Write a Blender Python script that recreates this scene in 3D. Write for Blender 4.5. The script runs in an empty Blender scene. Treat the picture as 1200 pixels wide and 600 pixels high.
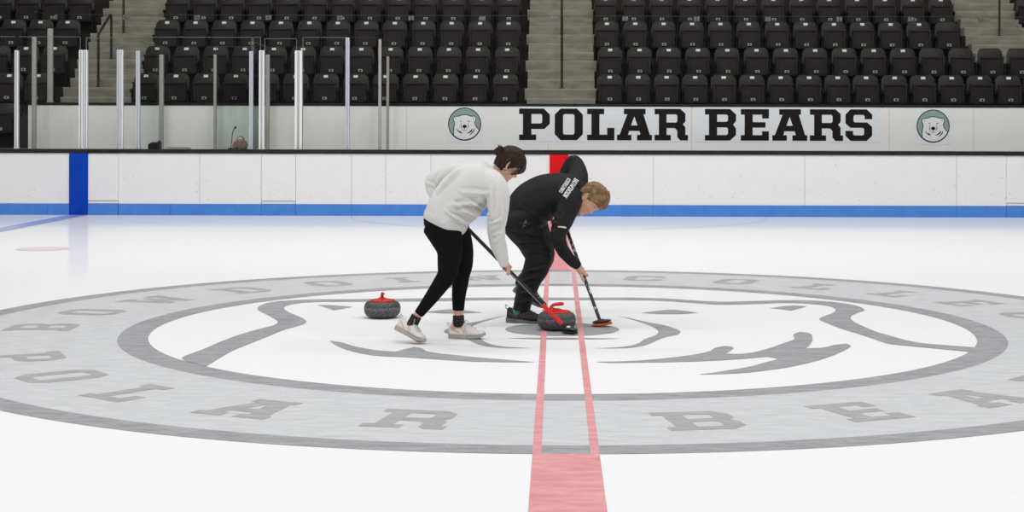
import bpy, bmesh, math, random
import numpy as np
from mathutils import Vector, Matrix, noise
from mathutils.geometry import tessellate_polygon
from mathutils.bvhtree import BVHTree

random.seed(7)
SC = bpy.context.scene
EXPO = 0.0
COL = SC.collection
PI = math.pi

# ------------------------------------------------------------------ camera constants (solved from the rink markings)
F, YH, XV = 1881.74, 144.652, 651.207
CAM = Vector((-0.04926, -11.858, 1.5))
ROLL = 0.0027079

def at(x, y, Y):
    """world point on the plane world-Y = Y that the photo pixel (x, y) sees"""
    c, s = math.cos(ROLL), math.sin(ROLL)
    dx, dy = x - 600, y - 300
    u = 600 + dx * c + dy * s
    v = 300 - dx * s + dy * c
    d = Y - CAM.y
    return Vector((CAM.x + (u - XV) * d / F, Y, CAM.z - (v - YH) * d / F))

# ------------------------------------------------------------------ materials
def srgb(r, g, b):
    f = lambda v: (v / 255 / 12.92) if v / 255 <= 0.04045 else ((v / 255 + 0.055) / 1.055) ** 2.4
    return (f(r), f(g), f(b), 1)

def mat(name):
    m = bpy.data.materials.new(name); m.use_nodes = True
    nt = m.node_tree; nt.nodes.clear()
    out = nt.nodes.new('ShaderNodeOutputMaterial')
    return m, nt, out

def mix_rgb(nt, fac, a, b):
    n = nt.nodes.new('ShaderNodeMix'); n.data_type = 'RGBA'
    nt.links.new(fac, n.inputs['Factor'])
    for k, v in (('A', a), ('B', b)):
        s = [i for i in n.inputs if i.name == k and i.type == 'RGBA'][0]
        if isinstance(v, tuple): s.default_value = v
        else: nt.links.new(v, s)
    return [o for o in n.outputs if o.type == 'RGBA'][0]

def noise_fac(nt, scale, detail=4, stretch=(1, 1, 1), lo=0.35, hi=0.65, rough=0.55):
    tc = nt.nodes.new('ShaderNodeTexCoord')
    mp = nt.nodes.new('ShaderNodeMapping'); mp.inputs['Scale'].default_value = stretch
    nt.links.new(tc.outputs['Object'], mp.inputs['Vector'])
    n = nt.nodes.new('ShaderNodeTexNoise'); n.inputs['Scale'].default_value = scale
    n.inputs['Detail'].default_value = detail; n.inputs['Roughness'].default_value = rough
    nt.links.new(mp.outputs['Vector'], n.inputs['Vector'])
    mr = nt.nodes.new('ShaderNodeMapRange')
    mr.inputs['From Min'].default_value = lo; mr.inputs['From Max'].default_value = hi
    nt.links.new(n.outputs['Fac'], mr.inputs['Value'])
    return mr.outputs['Result']

def pmat(name, c1, c2=None, rough=0.5, scale=8, stretch=(1, 1, 1), metal=0.0, spec=0.5, bump=0.0, bscale=None, bstretch=None, lo=0.35, hi=0.65, sheen=0.0):
    m, nt, out = mat(name)
    b = nt.nodes.new('ShaderNodeBsdfPrincipled')
    nt.links.new(b.outputs['BSDF'], out.inputs['Surface'])
    b.inputs['Roughness'].default_value = rough
    b.inputs['Metallic'].default_value = metal
    b.inputs['Specular IOR Level'].default_value = spec
    if sheen: b.inputs['Sheen Weight'].default_value = sheen
    f = noise_fac(nt, scale, stretch=stretch, lo=lo, hi=hi)
    nt.links.new(mix_rgb(nt, f, c1, c2 or tuple(v * 0.9 for v in c1[:3]) + (1,)), b.inputs['Base Color'])
    if bump:
        bf = noise_fac(nt, bscale or scale, stretch=bstretch or stretch, lo=0, hi=1)
        bn = nt.nodes.new('ShaderNodeBump'); bn.inputs['Strength'].default_value = bump; bn.inputs['Distance'].default_value = 0.01
        nt.links.new(bf, bn.inputs['Height']); nt.links.new(bn.outputs['Normal'], b.inputs['Normal'])
    return m

def ice_mat(name, c1, c2, scratches=0.0, hazy=True):
    """painted ice: a flat white or painted layer under a polished frozen surface"""
    m, nt, out = mat(name)
    f = noise_fac(nt, 5.0, detail=7, stretch=(0.8, 3.2, 1), lo=0.36, hi=0.64, rough=0.85)
    col = mix_rgb(nt, f, c1, c2)
    if scratches:
        tc = nt.nodes.new('ShaderNodeTexCoord')
        nz = nt.nodes.new('ShaderNodeTexNoise'); nz.inputs['Scale'].default_value = 1.3
        nt.links.new(tc.outputs['Object'], nz.inputs['Vector'])
        add = nt.nodes.new('ShaderNodeVectorMath'); add.operation = 'ADD'
        nt.links.new(tc.outputs['Object'], add.inputs[0]); nt.links.new(nz.outputs['Color'], add.inputs[1])
        vo = nt.nodes.new('ShaderNodeTexVoronoi'); vo.feature = 'DISTANCE_TO_EDGE'; vo.inputs['Scale'].default_value = 2.3
        nt.links.new(add.outputs[0], vo.inputs['Vector'])
        mr = nt.nodes.new('ShaderNodeMapRange'); mr.inputs['From Min'].default_value = 0.0; mr.inputs['From Max'].default_value = 0.007
        mr.inputs['To Min'].default_value = scratches; mr.inputs['To Max'].default_value = 0
        nt.links.new(vo.outputs['Distance'], mr.inputs['Value'])
        col = mix_rgb(nt, mr.outputs['Result'], col, srgb(248, 248, 249))
    d = nt.nodes.new('ShaderNodeBsdfDiffuse'); nt.links.new(col, d.inputs['Color'])
    g = nt.nodes.new('ShaderNodeBsdfGlossy'); g.inputs['Roughness'].default_value = 0.085
    g.inputs['Color'].default_value = (0.95, 0.97, 1, 1)
    lw = nt.nodes.new('ShaderNodeLayerWeight'); lw.inputs['Blend'].default_value = 0.5
    a = nt.nodes.new('ShaderNodeMath'); a.operation = 'SUBTRACT'; a.inputs[0].default_value = 1.0
    nt.links.new(lw.outputs['Facing'], a.inputs[1])
    e = nt.nodes.new('ShaderNodeMath'); e.operation = 'MULTIPLY'; e.inputs[1].default_value = -36.0
    nt.links.new(a.outputs[0], e.inputs[0])
    x = nt.nodes.new('ShaderNodeMath'); x.operation = 'EXPONENT'; nt.links.new(e.outputs[0], x.inputs[0])
    k = nt.nodes.new('ShaderNodeMath'); k.operation = 'MULTIPLY'; k.inputs[1].default_value = 3.6; k.use_clamp = True
    nt.links.new(x.outputs[0], k.inputs[0])
    mx = nt.nodes.new('ShaderNodeMixShader')
    nt.links.new(k.outputs[0], mx.inputs[0]); nt.links.new(d.outputs[0], mx.inputs[1]); nt.links.new(g.outputs[0], mx.inputs[2])
    nt.links.new(mx.outputs[0], out.inputs['Surface'])
    return m

def glass_mat(name, tint, refl=0.03):
    m, nt, out = mat(name)
    t = nt.nodes.new('ShaderNodeBsdfTransparent')
    f = noise_fac(nt, 1.5, stretch=(3, 3, 0.6), lo=0.3, hi=0.7)
    nt.links.new(mix_rgb(nt, f, tint, tuple(v * 0.96 for v in tint[:3]) + (1,)), t.inputs['Color'])
    g = nt.nodes.new('ShaderNodeBsdfGlossy'); g.inputs['Roughness'].default_value = 0.03
    mx = nt.nodes.new('ShaderNodeMixShader'); mx.inputs[0].default_value = refl
    nt.links.new(t.outputs[0], mx.inputs[1]); nt.links.new(g.outputs[0], mx.inputs[2])
    nt.links.new(mx.outputs[0], out.inputs['Surface'])
    return m

def vcol_mat(name, rough=0.5, sss=0.0, bump=0.0):
    m, nt, out = mat(name)
    b = nt.nodes.new('ShaderNodeBsdfPrincipled'); nt.links.new(b.outputs[0], out.inputs['Surface'])
    at_ = nt.nodes.new('ShaderNodeAttribute'); at_.attribute_name = 'Col'
    f = noise_fac(nt, 60, lo=0.3, hi=0.7)
    mul = nt.nodes.new('ShaderNodeMix'); mul.data_type = 'RGBA'; mul.blend_type = 'MULTIPLY'
    rs = [i for i in mul.inputs if i.type == 'RGBA']
    mul.inputs['Factor'].default_value = 0.12
    nt.links.new(at_.outputs['Color'], rs[0]); nt.links.new(f, rs[1])
    nt.links.new([o for o in mul.outputs if o.type == 'RGBA'][0], b.inputs['Base Color'])
    b.inputs['Roughness'].default_value = rough; b.inputs['Specular IOR Level'].default_value = 0.35
    if sss:
        b.inputs['Subsurface Weight'].default_value = sss; b.inputs['Subsurface Radius'].default_value = (0.012, 0.005, 0.003)
        b.inputs['Subsurface Scale'].default_value = 1.0
    return m

M = {}
M['ice'] = ice_mat('white_ice', srgb(246, 246, 247), srgb(243, 243, 244))
M['ring_grey'] = ice_mat('light_grey_ice_paint', srgb(221, 222, 223), srgb(198, 199, 201), 0.14)
M['dark_grey'] = ice_mat('dark_grey_ice_paint', srgb(184, 185, 187), srgb(146, 147, 150), 0.1)
M['letter_grey'] = ice_mat('letter_grey_ice_paint', srgb(190, 190, 191), srgb(162, 162, 164), 0.1)
M['pink'] = ice_mat('red_ice_paint', srgb(234, 180, 182), srgb(220, 142, 146), 0.15)
M['faint_red'] = ice_mat('faded_red_ice_paint', srgb(240, 216, 216), srgb(236, 206, 206))
M['ice_blue'] = ice_mat('blue_ice_paint', srgb(170, 180, 222), srgb(150, 163, 214))
M['board'] = pmat('white_board_plastic', srgb(224, 223, 224), srgb(222, 221, 222), 0.4, 5, spec=0.25, bump=0.02, bscale=30)
M['board_mark'] = pmat('puck_scuff', srgb(176, 174, 171), srgb(150, 148, 146), 0.6)
M['seam'] = pmat('board_seam', srgb(200, 200, 200), srgb(188, 188, 188), 0.6)
M['kick'] = pmat('blue_kick_plastic', srgb(76, 130, 204), srgb(70, 122, 196), 0.35, 6, spec=0.15)
M['kick_seam'] = pmat('dark_kick_seam', srgb(50, 92, 160), srgb(44, 84, 150), 0.5)
M['cap'] = pmat('black_cap_plastic', srgb(40, 40, 41), srgb(30, 30, 31), 0.45, 6, spec=0.15)
M['blue'] = pmat('deep_blue_plastic', srgb(0, 62, 172), srgb(0, 55, 160), 0.4, 6, spec=0.15)
M['red'] = pmat('red_plastic', srgb(206, 14, 24), srgb(196, 12, 20), 0.4, 6, spec=0.15)
M['wall'] = pmat('off_white_wall', srgb(236, 236, 233), srgb(231, 231, 228), 0.5, 1.2)
M['vinyl'] = pmat('pale_vinyl', srgb(232, 237, 241), srgb(227, 232, 237), 0.4, 3)
M['black_print'] = pmat('black_print', srgb(26, 22, 21), srgb(22, 19, 18), 0.6, 6, spec=0.2)
M['green_print'] = pmat('grey_green_print', srgb(142, 168, 156), srgb(134, 160, 148), 0.5, 6)
M['white_print'] = pmat('white_print', srgb(232, 234, 236), srgb(226, 228, 230), 0.5, 6)
M['terrace'] = pmat('dark_terrace', srgb(50, 46, 43), srgb(42, 38, 36), 0.8, 3, spec=0.15)
M['concrete'] = pmat('stair_concrete', srgb(156, 153, 138), srgb(134, 131, 118), 0.85, 3.5, stretch=(1, 1, 2.5), bump=0.1, bscale=20)
M['seat'] = pmat('black_seat_plastic', srgb(58, 53, 52), srgb(50, 46, 45), 0.45, 10, spec=0.15)
M['seat_dark'] = pmat('dark_seat_plastic', srgb(46, 42, 41), srgb(40, 36, 36), 0.5, 10, spec=0.15)
M['bracket'] = pmat('seat_bracket', srgb(26, 24, 24), srgb(20, 18, 18), 0.5, 10, spec=0.15)
M['plate'] = pmat('white_number_plate', srgb(226, 228, 214), srgb(214, 218, 206), 0.35, 40)
M['plate_low'] = pmat('grey_number_plate', srgb(176, 190, 180), srgb(150, 164, 156), 0.4, 40)
M['rail'] = pmat('dark_rail', srgb(44, 40, 38), srgb(36, 33, 31), 0.4, 6)
M['alu'] = pmat('brushed_aluminium', srgb(232, 234, 237), srgb(214, 216, 220), 0.32, 4, stretch=(1, 1, 0.05), metal=0.1)
M['alu_blue'] = pmat('bluish_aluminium', srgb(196, 202, 216), srgb(178, 184, 200), 0.35, 4, stretch=(1, 1, 0.05), metal=0.1)
M['alu_dull'] = pmat('dull_aluminium', srgb(176, 174, 170), srgb(156, 154, 150), 0.4, 4, stretch=(1, 1, 0.05), metal=0.1)
M['glass'] = glass_mat('clear_glass', (0.985, 0.988, 0.985, 1), 0.015)
M['glass_green'] = glass_mat('green_tinted_glass', (0.955, 0.985, 0.97, 1), 0.02)
M['glass_far'] = glass_mat('thin_clear_glass', (0.99, 0.99, 0.988, 1), 0.010)
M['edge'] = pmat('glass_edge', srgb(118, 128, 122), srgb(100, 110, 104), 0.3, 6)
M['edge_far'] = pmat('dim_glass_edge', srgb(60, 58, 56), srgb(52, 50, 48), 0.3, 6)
M['clip'] = pmat('glass_clip', srgb(118, 118, 120), srgb(100, 100, 102), 0.3, 6, metal=0.3)
M['stone'] = pmat('grey_granite', srgb(92, 91, 90), srgb(54, 54, 54), 0.5, 90, lo=0.42, hi=0.58, bump=0.08, bscale=120)
M['band'] = pmat('pale_granite_band', srgb(116, 116, 114), srgb(74, 74, 73), 0.75, 90, lo=0.42, hi=0.58)
M['handle'] = pmat('glossy_red_plastic', srgb(222, 40, 22), srgb(214, 34, 18), 0.18, 6)
M['dark'] = pmat('black_plastic', srgb(30, 29, 29), srgb(22, 21, 21), 0.4, 8)
M['toy'] = pmat('brown_plush', srgb(140, 116, 100), srgb(112, 92, 80), 0.95, 60, bump=0.6, bscale=80)
M['toy_face'] = pmat('pale_plush', srgb(214, 196, 184), srgb(200, 180, 168), 0.95, 60, bump=0.4)

# ------------------------------------------------------------------ object helpers
def link(o, parent=None):
    COL.objects.link(o)
    if parent: o.parent = parent
    return o

def mesh_obj(name, me, parent=None, origin=None):
    if origin is not None:
        me.transform(Matrix.Translation(-Vector(origin)))
    o = bpy.data.objects.new(name, me)
    return link(o, parent)

def bm_obj(name, bm, material, parent=None, smooth=False, origin=None):
    bmesh.ops.recalc_face_normals(bm, faces=bm.faces)
    me = bpy.data.meshes.new(name); bm.to_mesh(me); bm.free()
    ms = material if isinstance(material, (list, tuple)) else [material]
    for m in ms: me.materials.append(m)
    if smooth: me.polygons.foreach_set('use_smooth', [True] * len(me.polygons))
    return mesh_obj(name, me, parent, origin)

def tag(o, label=None, cat=None, group=None, kind=None):
    if label: o['label'] = label
    if cat: o['category'] = cat
    if group: o['group'] = group
    if kind: o['kind'] = kind
    return o

def thing(name, label, cat, loc=(0, 0, 0), group=None):
    o = bpy.data.objects.new(name, None); o.empty_display_size = 0.1
    o.location = loc; link(o)
    return tag(o, label, cat, group)

def dup(root, loc, label=None, group=None):
    r = root.copy(); COL.objects.link(r); r.location = loc
    if label: r['label'] = label
    if group: r['group'] = group
    for ch in list(root.children):
        c = ch.copy(); COL.objects.link(c); c.parent = r
        for g in list(ch.children):
            d = g.copy(); COL.objects.link(d); d.parent = c
    return r

def add_box(bm, lo, hi, mi=0, bevel=0.0, T=None):
    lo, hi = Vector(lo), Vector(hi)
    r = bmesh.ops.create_cube(bm, size=1.0)
    vs = r['verts']
    for v in vs:
        v.co = Vector(((lo[i] + hi[i]) / 2 + v.co[i] * (hi[i] - lo[i]) for i in range(3)))
    if bevel:
        es = list({e for v in vs for e in v.link_edges})
        rb = bmesh.ops.bevel(bm, geom=es, offset=bevel, segments=2, affect='EDGES', profile=0.6)
        vs = list({v for f in rb['faces'] for v in f.verts} | {v for v in vs if v.is_valid})
    fs = {f for v in vs for f in v.link_faces}
    for f in fs: f.material_index = mi
    if T is not None:
        for v in vs: v.co = T @ v.co
    return vs

def catmull(P, n):
    """P list of tuples of floats; returns interpolated list"""
    P = [np.array(p, float) for p in P]
    if len(P) < 3 or n <= 1: 
        if len(P) == 2 and n > 1:
            return [P[0] + (P[1] - P[0]) * k / n for k in range(n + 1)]
        return P
    Q = [2 * P[0] - P[1]] + P + [2 * P[-1] - P[-2]]
    out = []
    for i in range(1, len(Q) - 2):
        p0, p1, p2, p3 = Q[i - 1:i + 3]
        for k in range(n):
            t = k / n
            out.append(0.5 * (2 * p1 + (p2 - p0) * t + (2 * p0 - 5 * p1 + 4 * p2 - p3) * t * t + (3 * p1 - p0 - 3 * p2 + p3) * t ** 3))
    out.append(P[-1])
    return out

def tube(bm, st, ref=(0, 1, 0), n=16, sub=4, cap=(0.6, 0.6), mi=0, tangents=None):
    """loft of ellipses through stations (Vector, ra, rb); ra lies along ref. Rounded caps."""
    P = catmull([tuple(s[0]) + (s[1], s[2] if len(s) > 2 else s[1]) for s in st], sub)
    pts = [Vector(p[:3]) for p in P]; ra = [max(1e-4, p[3]) for p in P]; rb = [max(1e-4, p[4]) for p in P]
    ref = Vector(ref)
    tans = []
    for i in range(len(pts)):
        t = pts[min(i + 1, len(pts) - 1)] - pts[max(i - 1, 0)]
        tans.append(t.normalized())
    seq = []
    if cap[0]:
        for k in (0.97, 0.85, 0.6, 0.3):
            h = cap[0] * min(ra[0], rb[0]) * k
            f = math.sqrt(max(0.0, 1 - k * k))
            seq.append((pts[0] - tans[0] * h, ra[0] * f, rb[0] * f, tans[0]))
    for i in range(len(pts)): seq.append((pts[i], ra[i], rb[i], tans[i]))
    if cap[1]:
        for k in (0.3, 0.6, 0.85, 0.97):
            h = cap[1] * min(ra[-1], rb[-1]) * k
            f = math.sqrt(max(0.0, 1 - k * k))
            seq.append((pts[-1] + tans[-1] * h, ra[-1] * f, rb[-1] * f, tans[-1]))
    rings = []
    prev = None
    for c, a, b, t in seq:
        e1 = ref - t * ref.dot(t)
        if e1.length < 1e-3: e1 = prev or t.orthogonal()
        e1.normalize(); prev = e1
        e2 = t.cross(e1)
        rings.append([bm.verts.new(c + e1 * (a * math.cos(2 * PI * k / n)) + e2 * (b * math.sin(2 * PI * k / n))) for k in range(n)])
    fs = []
    for r0, r1 in zip(rings, rings[1:]):
        for k in range(n):
            fs.append(bm.faces.new((r0[k], r0[(k + 1) % n], r1[(k + 1) % n], r1[k])))
    fs.append(bm.faces.new(list(reversed(rings[0])))); fs.append(bm.faces.new(rings[-1]))
    for f in fs: f.material_index = mi
    return rings

def add_ball(bm, c, r, seg=16, T=None):
    rad = Vector(r if hasattr(r, '__len__') else (r, r, r))
    vs = bmesh.ops.create_uvsphere(bm, u_segments=seg, v_segments=seg // 2 + 2, radius=1.0)['verts']
    for v in vs:
        p = Vector((v.co[i] * rad[i] for i in range(3)))
        v.co = (T @ p if T is not None else p) + Vector(c)
    return vs

def add_cyl(bm, a, b, r, n=12, mi=0):
    return tube(bm, [(Vector(a), r, r), (Vector(b), r, r)], ref=(0.3, 1, 0.2), n=n, sub=1, cap=(0, 0), mi=mi)

def add_lathe(bm, prof, n=48, c=(0, 0, 0), mi=0):
    c = Vector(c)
    rings = []
    for r, z in prof:
        rings.append([bm.verts.new(c + Vector((r * math.cos(2 * PI * k / n), r * math.sin(2 * PI * k / n), z))) for k in range(n)])
    for r0, r1 in zip(rings, rings[1:]):
        for k in range(n):
            f = bm.faces.new((r0[k], r0[(k + 1) % n], r1[(k + 1) % n], r1[k])); f.material_index = mi
    for r in (list(reversed(rings[0])), rings[-1]):
        f = bm.faces.new(r); f.material_index = mi

def add_poly(bm, loops, place, mi=0):
    """flat polygon with holes; loops of 2-D points, place maps (u, v) to a 3-D point"""
    flat = [Vector((p[0], p[1], 0)) for l in loops for p in l]
    tris = tessellate_polygon([[Vector((p[0], p[1], 0)) for p in l] for l in loops])
    vs = [bm.verts.new(place(p.x, p.y)) for p in flat]
    for t in tris:
        if len(set(t)) == 3:
            try:
                f = bm.faces.new([vs[i] for i in t]); f.material_index = mi
            except ValueError: pass
    return vs

def up_normals(o, axis):
    """make every face of a flat marking look along axis"""
    axis = Vector(axis)
    bm = bmesh.new(); bm.from_mesh(o.data)
    fl = [f for f in bm.faces if f.normal.dot(axis) < 0]
    bmesh.ops.reverse_faces(bm, faces=fl)
    bm.to_mesh(o.data); bm.free()

def taper_stroke(pts, widths):
    """polygon around a polyline with a width at each point"""
    L, R_ = [], []
    for i, p in enumerate(pts):
        a = pts[max(0, i - 1)]; b = pts[min(len(pts) - 1, i + 1)]
        d = math.hypot(b[0] - a[0], b[1] - a[1]) or 1
        nx, ny = -(b[1] - a[1]) / d, (b[0] - a[0]) / d
        w = widths[i] / 2
        L.append((p[0] + nx * w, p[1] + ny * w)); R_.append((p[0] - nx * w, p[1] - ny * w))
    return L + R_[::-1]

# ------------------------------------------------------------------ varsity slab lettering (height 37 units)
G = {
'P': (36, [[(0,37),(29,37),(36,30),(36,19),(29.5,13),(14.5,13),(14.5,6.5),(20,6.5),(20,0),(0,0),(0,6.5),(4.5,6.5),(4.5,30.5),(0,30.5)], [(14.5,30.5),(25.5,30.5),(27,29),(27,21),(25.5,19.5),(14.5,19.5)]]),
'O': (33.5, [[(7,37),(26.5,37),(33.5,30),(33.5,7),(26.5,0),(7,0),(0,7),(0,30)], [(10,29),(11.5,30.5),(22,30.5),(23.5,29),(23.5,8),(22,6.5),(11.5,6.5),(10,8)]]),
'L': (32, [[(0,37),(20,37),(20,30.5),(14.5,30.5),(14.5,6.5),(23.5,6.5),(23.5,14.5),(32,14.5),(32,0),(0,0),(0,6.5),(5,6.5),(5,30.5),(0,30.5)]]),
'A': (41, [[(8,37),(33.5,37),(33.5,30.5),(31,30.5),(38.5,6.5),(41,6.5),(41,0),(23.5,0),(23.5,6.5),(27.5,6.5),(26.3,11),(14.2,11),(13,6.5),(17,6.5),(17,0),(0,0),(0,6.5),(3,6.5),(12,30.5),(8,30.5)], [(20.3,28),(24,17.5),(16.5,17.5)]]),
'R': (39, [[(0,37),(30,37),(36,31.5),(36,22),(33,19),(36,15.5),(36,6.5),(39,6.5),(39,0),(30,0),(26.5,4),(26.5,11.5),(23.5,14.5),(14,14.5),(14,6.5),(19,6.5),(19,0),(0,0),(0,6.5),(5,6.5),(5,30.5),(0,30.5)], [(14,30.5),(25,30.5),(26.5,29),(26.5,22.5),(25,21),(14,21)]]),
'B': (36.5, [[(0,37),(29.5,37),(36.5,30.5),(36.5,23),(33,18.7),(36.5,14.3),(36.5,6.5),(29.5,0),(0,0),(0,6.5),(4.8,6.5),(4.8,30.5),(0,30.5)], [(14.3,30.5),(25.5,30.5),(27,29),(27,23.5),(25.5,22),(14.3,22)], [(14.3,15.5),(25.5,15.5),(27,14),(27,8),(25.5,6.5),(14.3,6.5)]]),
'E': (33, [[(0,37),(33,37),(33,26),(25,26),(25,30.5),(14,30.5),(14,21.7),(29,21.7),(29,15.3),(14,15.3),(14,6.5),(25,6.5),(25,11),(33,11),(33,0),(0,0),(0,6.5),(4.5,6.5),(4.5,30.5),(0,30.5)]]),
'S': (31.5, [[(6,37),(25,37),(31.5,31),(31.5,25.5),(22.5,25.5),(22.5,29),(21,30.5),(11,30.5),(9.5,29),(9.5,23),(11,21.7),(25.5,21.7),(31.5,16.5),(31.5,6),(25,0),(6,0),(0,6),(0,11.8),(9,11.8),(9,8),(10.5,6.5),(20.5,6.5),(22,8),(22,14),(20.5,15.3),(6,15.3),(0,20.5),(0,31)]]),
'D': (36, [[(0,37),(29,37),(36,30),(36,7),(29,0),(0,0),(0,6.5),(4.5,6.5),(4.5,30.5),(0,30.5)], [(14.5,30.5),(25,30.5),(26.5,29),(26.5,8),(25,6.5),(14.5,6.5)]]),
'I': (20, [[(0,37),(20,37),(20,30.5),(15,30.5),(15,6.5),(20,6.5),(20,0),(0,0),(0,6.5),(5,6.5),(5,30.5),(0,30.5)]]),
'N': (39, [[(0,37),(13,37),(26,17),(26,30.5),(21,30.5),(21,37),(39,37),(39,30.5),(35,30.5),(35,0),(26,0),(13.5,19),(13.5,6.5),(18,6.5),(18,0),(0,0),(0,6.5),(4.5,6.5),(4.5,30.5),(0,30.5)]]),
'C': (34, [[(7,37),(27,37),(34,30),(34,24),(24.5,24),(24.5,29),(23,30.5),(11.5,30.5),(10,29),(10,8),(11.5,6.5),(23,6.5),(24.5,8),(24.5,13),(34,13),(34,7),(27,0),(7,0),(0,7),(0,30)]]),
'G': (36, [[(7,37),(27,37),(34,30),(34,25),(24.5,25),(24.5,29),(23,30.5),(11.5,30.5),(10,29),(10,8),(11.5,6.5),(23,6.5),(24.5,8),(24.5,13),(19,13),(19,19),(36,19),(36,13),(34,13),(34,7),(27,0),(7,0),(0,7),(0,30)]]),
'W': (50, [[(0,37),(18,37),(18,30.5),(13.5,30.5),(17,13),(22,30),(28,30),(33,13),(36.5,30.5),(32,30.5),(32,37),(50,37),(50,30.5),(46.5,30.5),(39,0),(30,0),(25,17),(20,0),(11,0),(3.5,30.5),(0,30.5)]]),
'U': (38, [[(0,37),(18,37),(18,30.5),(14,30.5),(14,8),(15.5,6.5),(22.5,6.5),(24,8),(24,30.5),(20,30.5),(20,37),(38,37),(38,30.5),(33.5,30.5),(33.5,7),(26.5,0),(11.5,0),(4.5,7),(4.5,30.5),(0,30.5)]]),
}

# ================================================================== THE ICE
BY = 14.133            # front face of the far boards
bm = bmesh.new()
add_box(bm, (-29, -14.6, -0.12), (29, BY + 0.05, 0))
floor = bm_obj('floor', bm, M['ice']); tag(floor, 'white ice surface of the rink', 'floor', kind='structure')

def flat(name, polys, z, material, parent=None):
    bm = bmesh.new()
    for loops in polys:
        add_poly(bm, loops, lambda u, v: Vector((u, v, z)))
    o = bm_obj(name, bm, material, parent or floor)
    up_normals(o, (0, 0, 1))
    return o

def annulus(name, r0, r1, z, material, n=256):
    bm = bmesh.new()
    a = [bm.verts.new((r0 * math.cos(2 * PI * k / n), r0 * math.sin(2 * PI * k / n), z)) for k in range(n)]
    b = [bm.verts.new((r1 * math.cos(2 * PI * k / n), r1 * math.sin(2 * PI * k / n), z)) for k in range(n)]
    for k in range(n): bm.faces.new((a[k], b[k], b[(k + 1) % n], a[(k + 1) % n]))
    return bm_obj(name, bm, material, floor)

annulus('light_grey_ring', 3.16, 4.39, 0.0010, M['ring_grey'])
annulus('outer_ring_line', 4.38, 4.576, 0.0016, M['dark_grey'])
annulus('inner_ring_line', 2.963, 3.17, 0.0016, M['dark_grey'])

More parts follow.
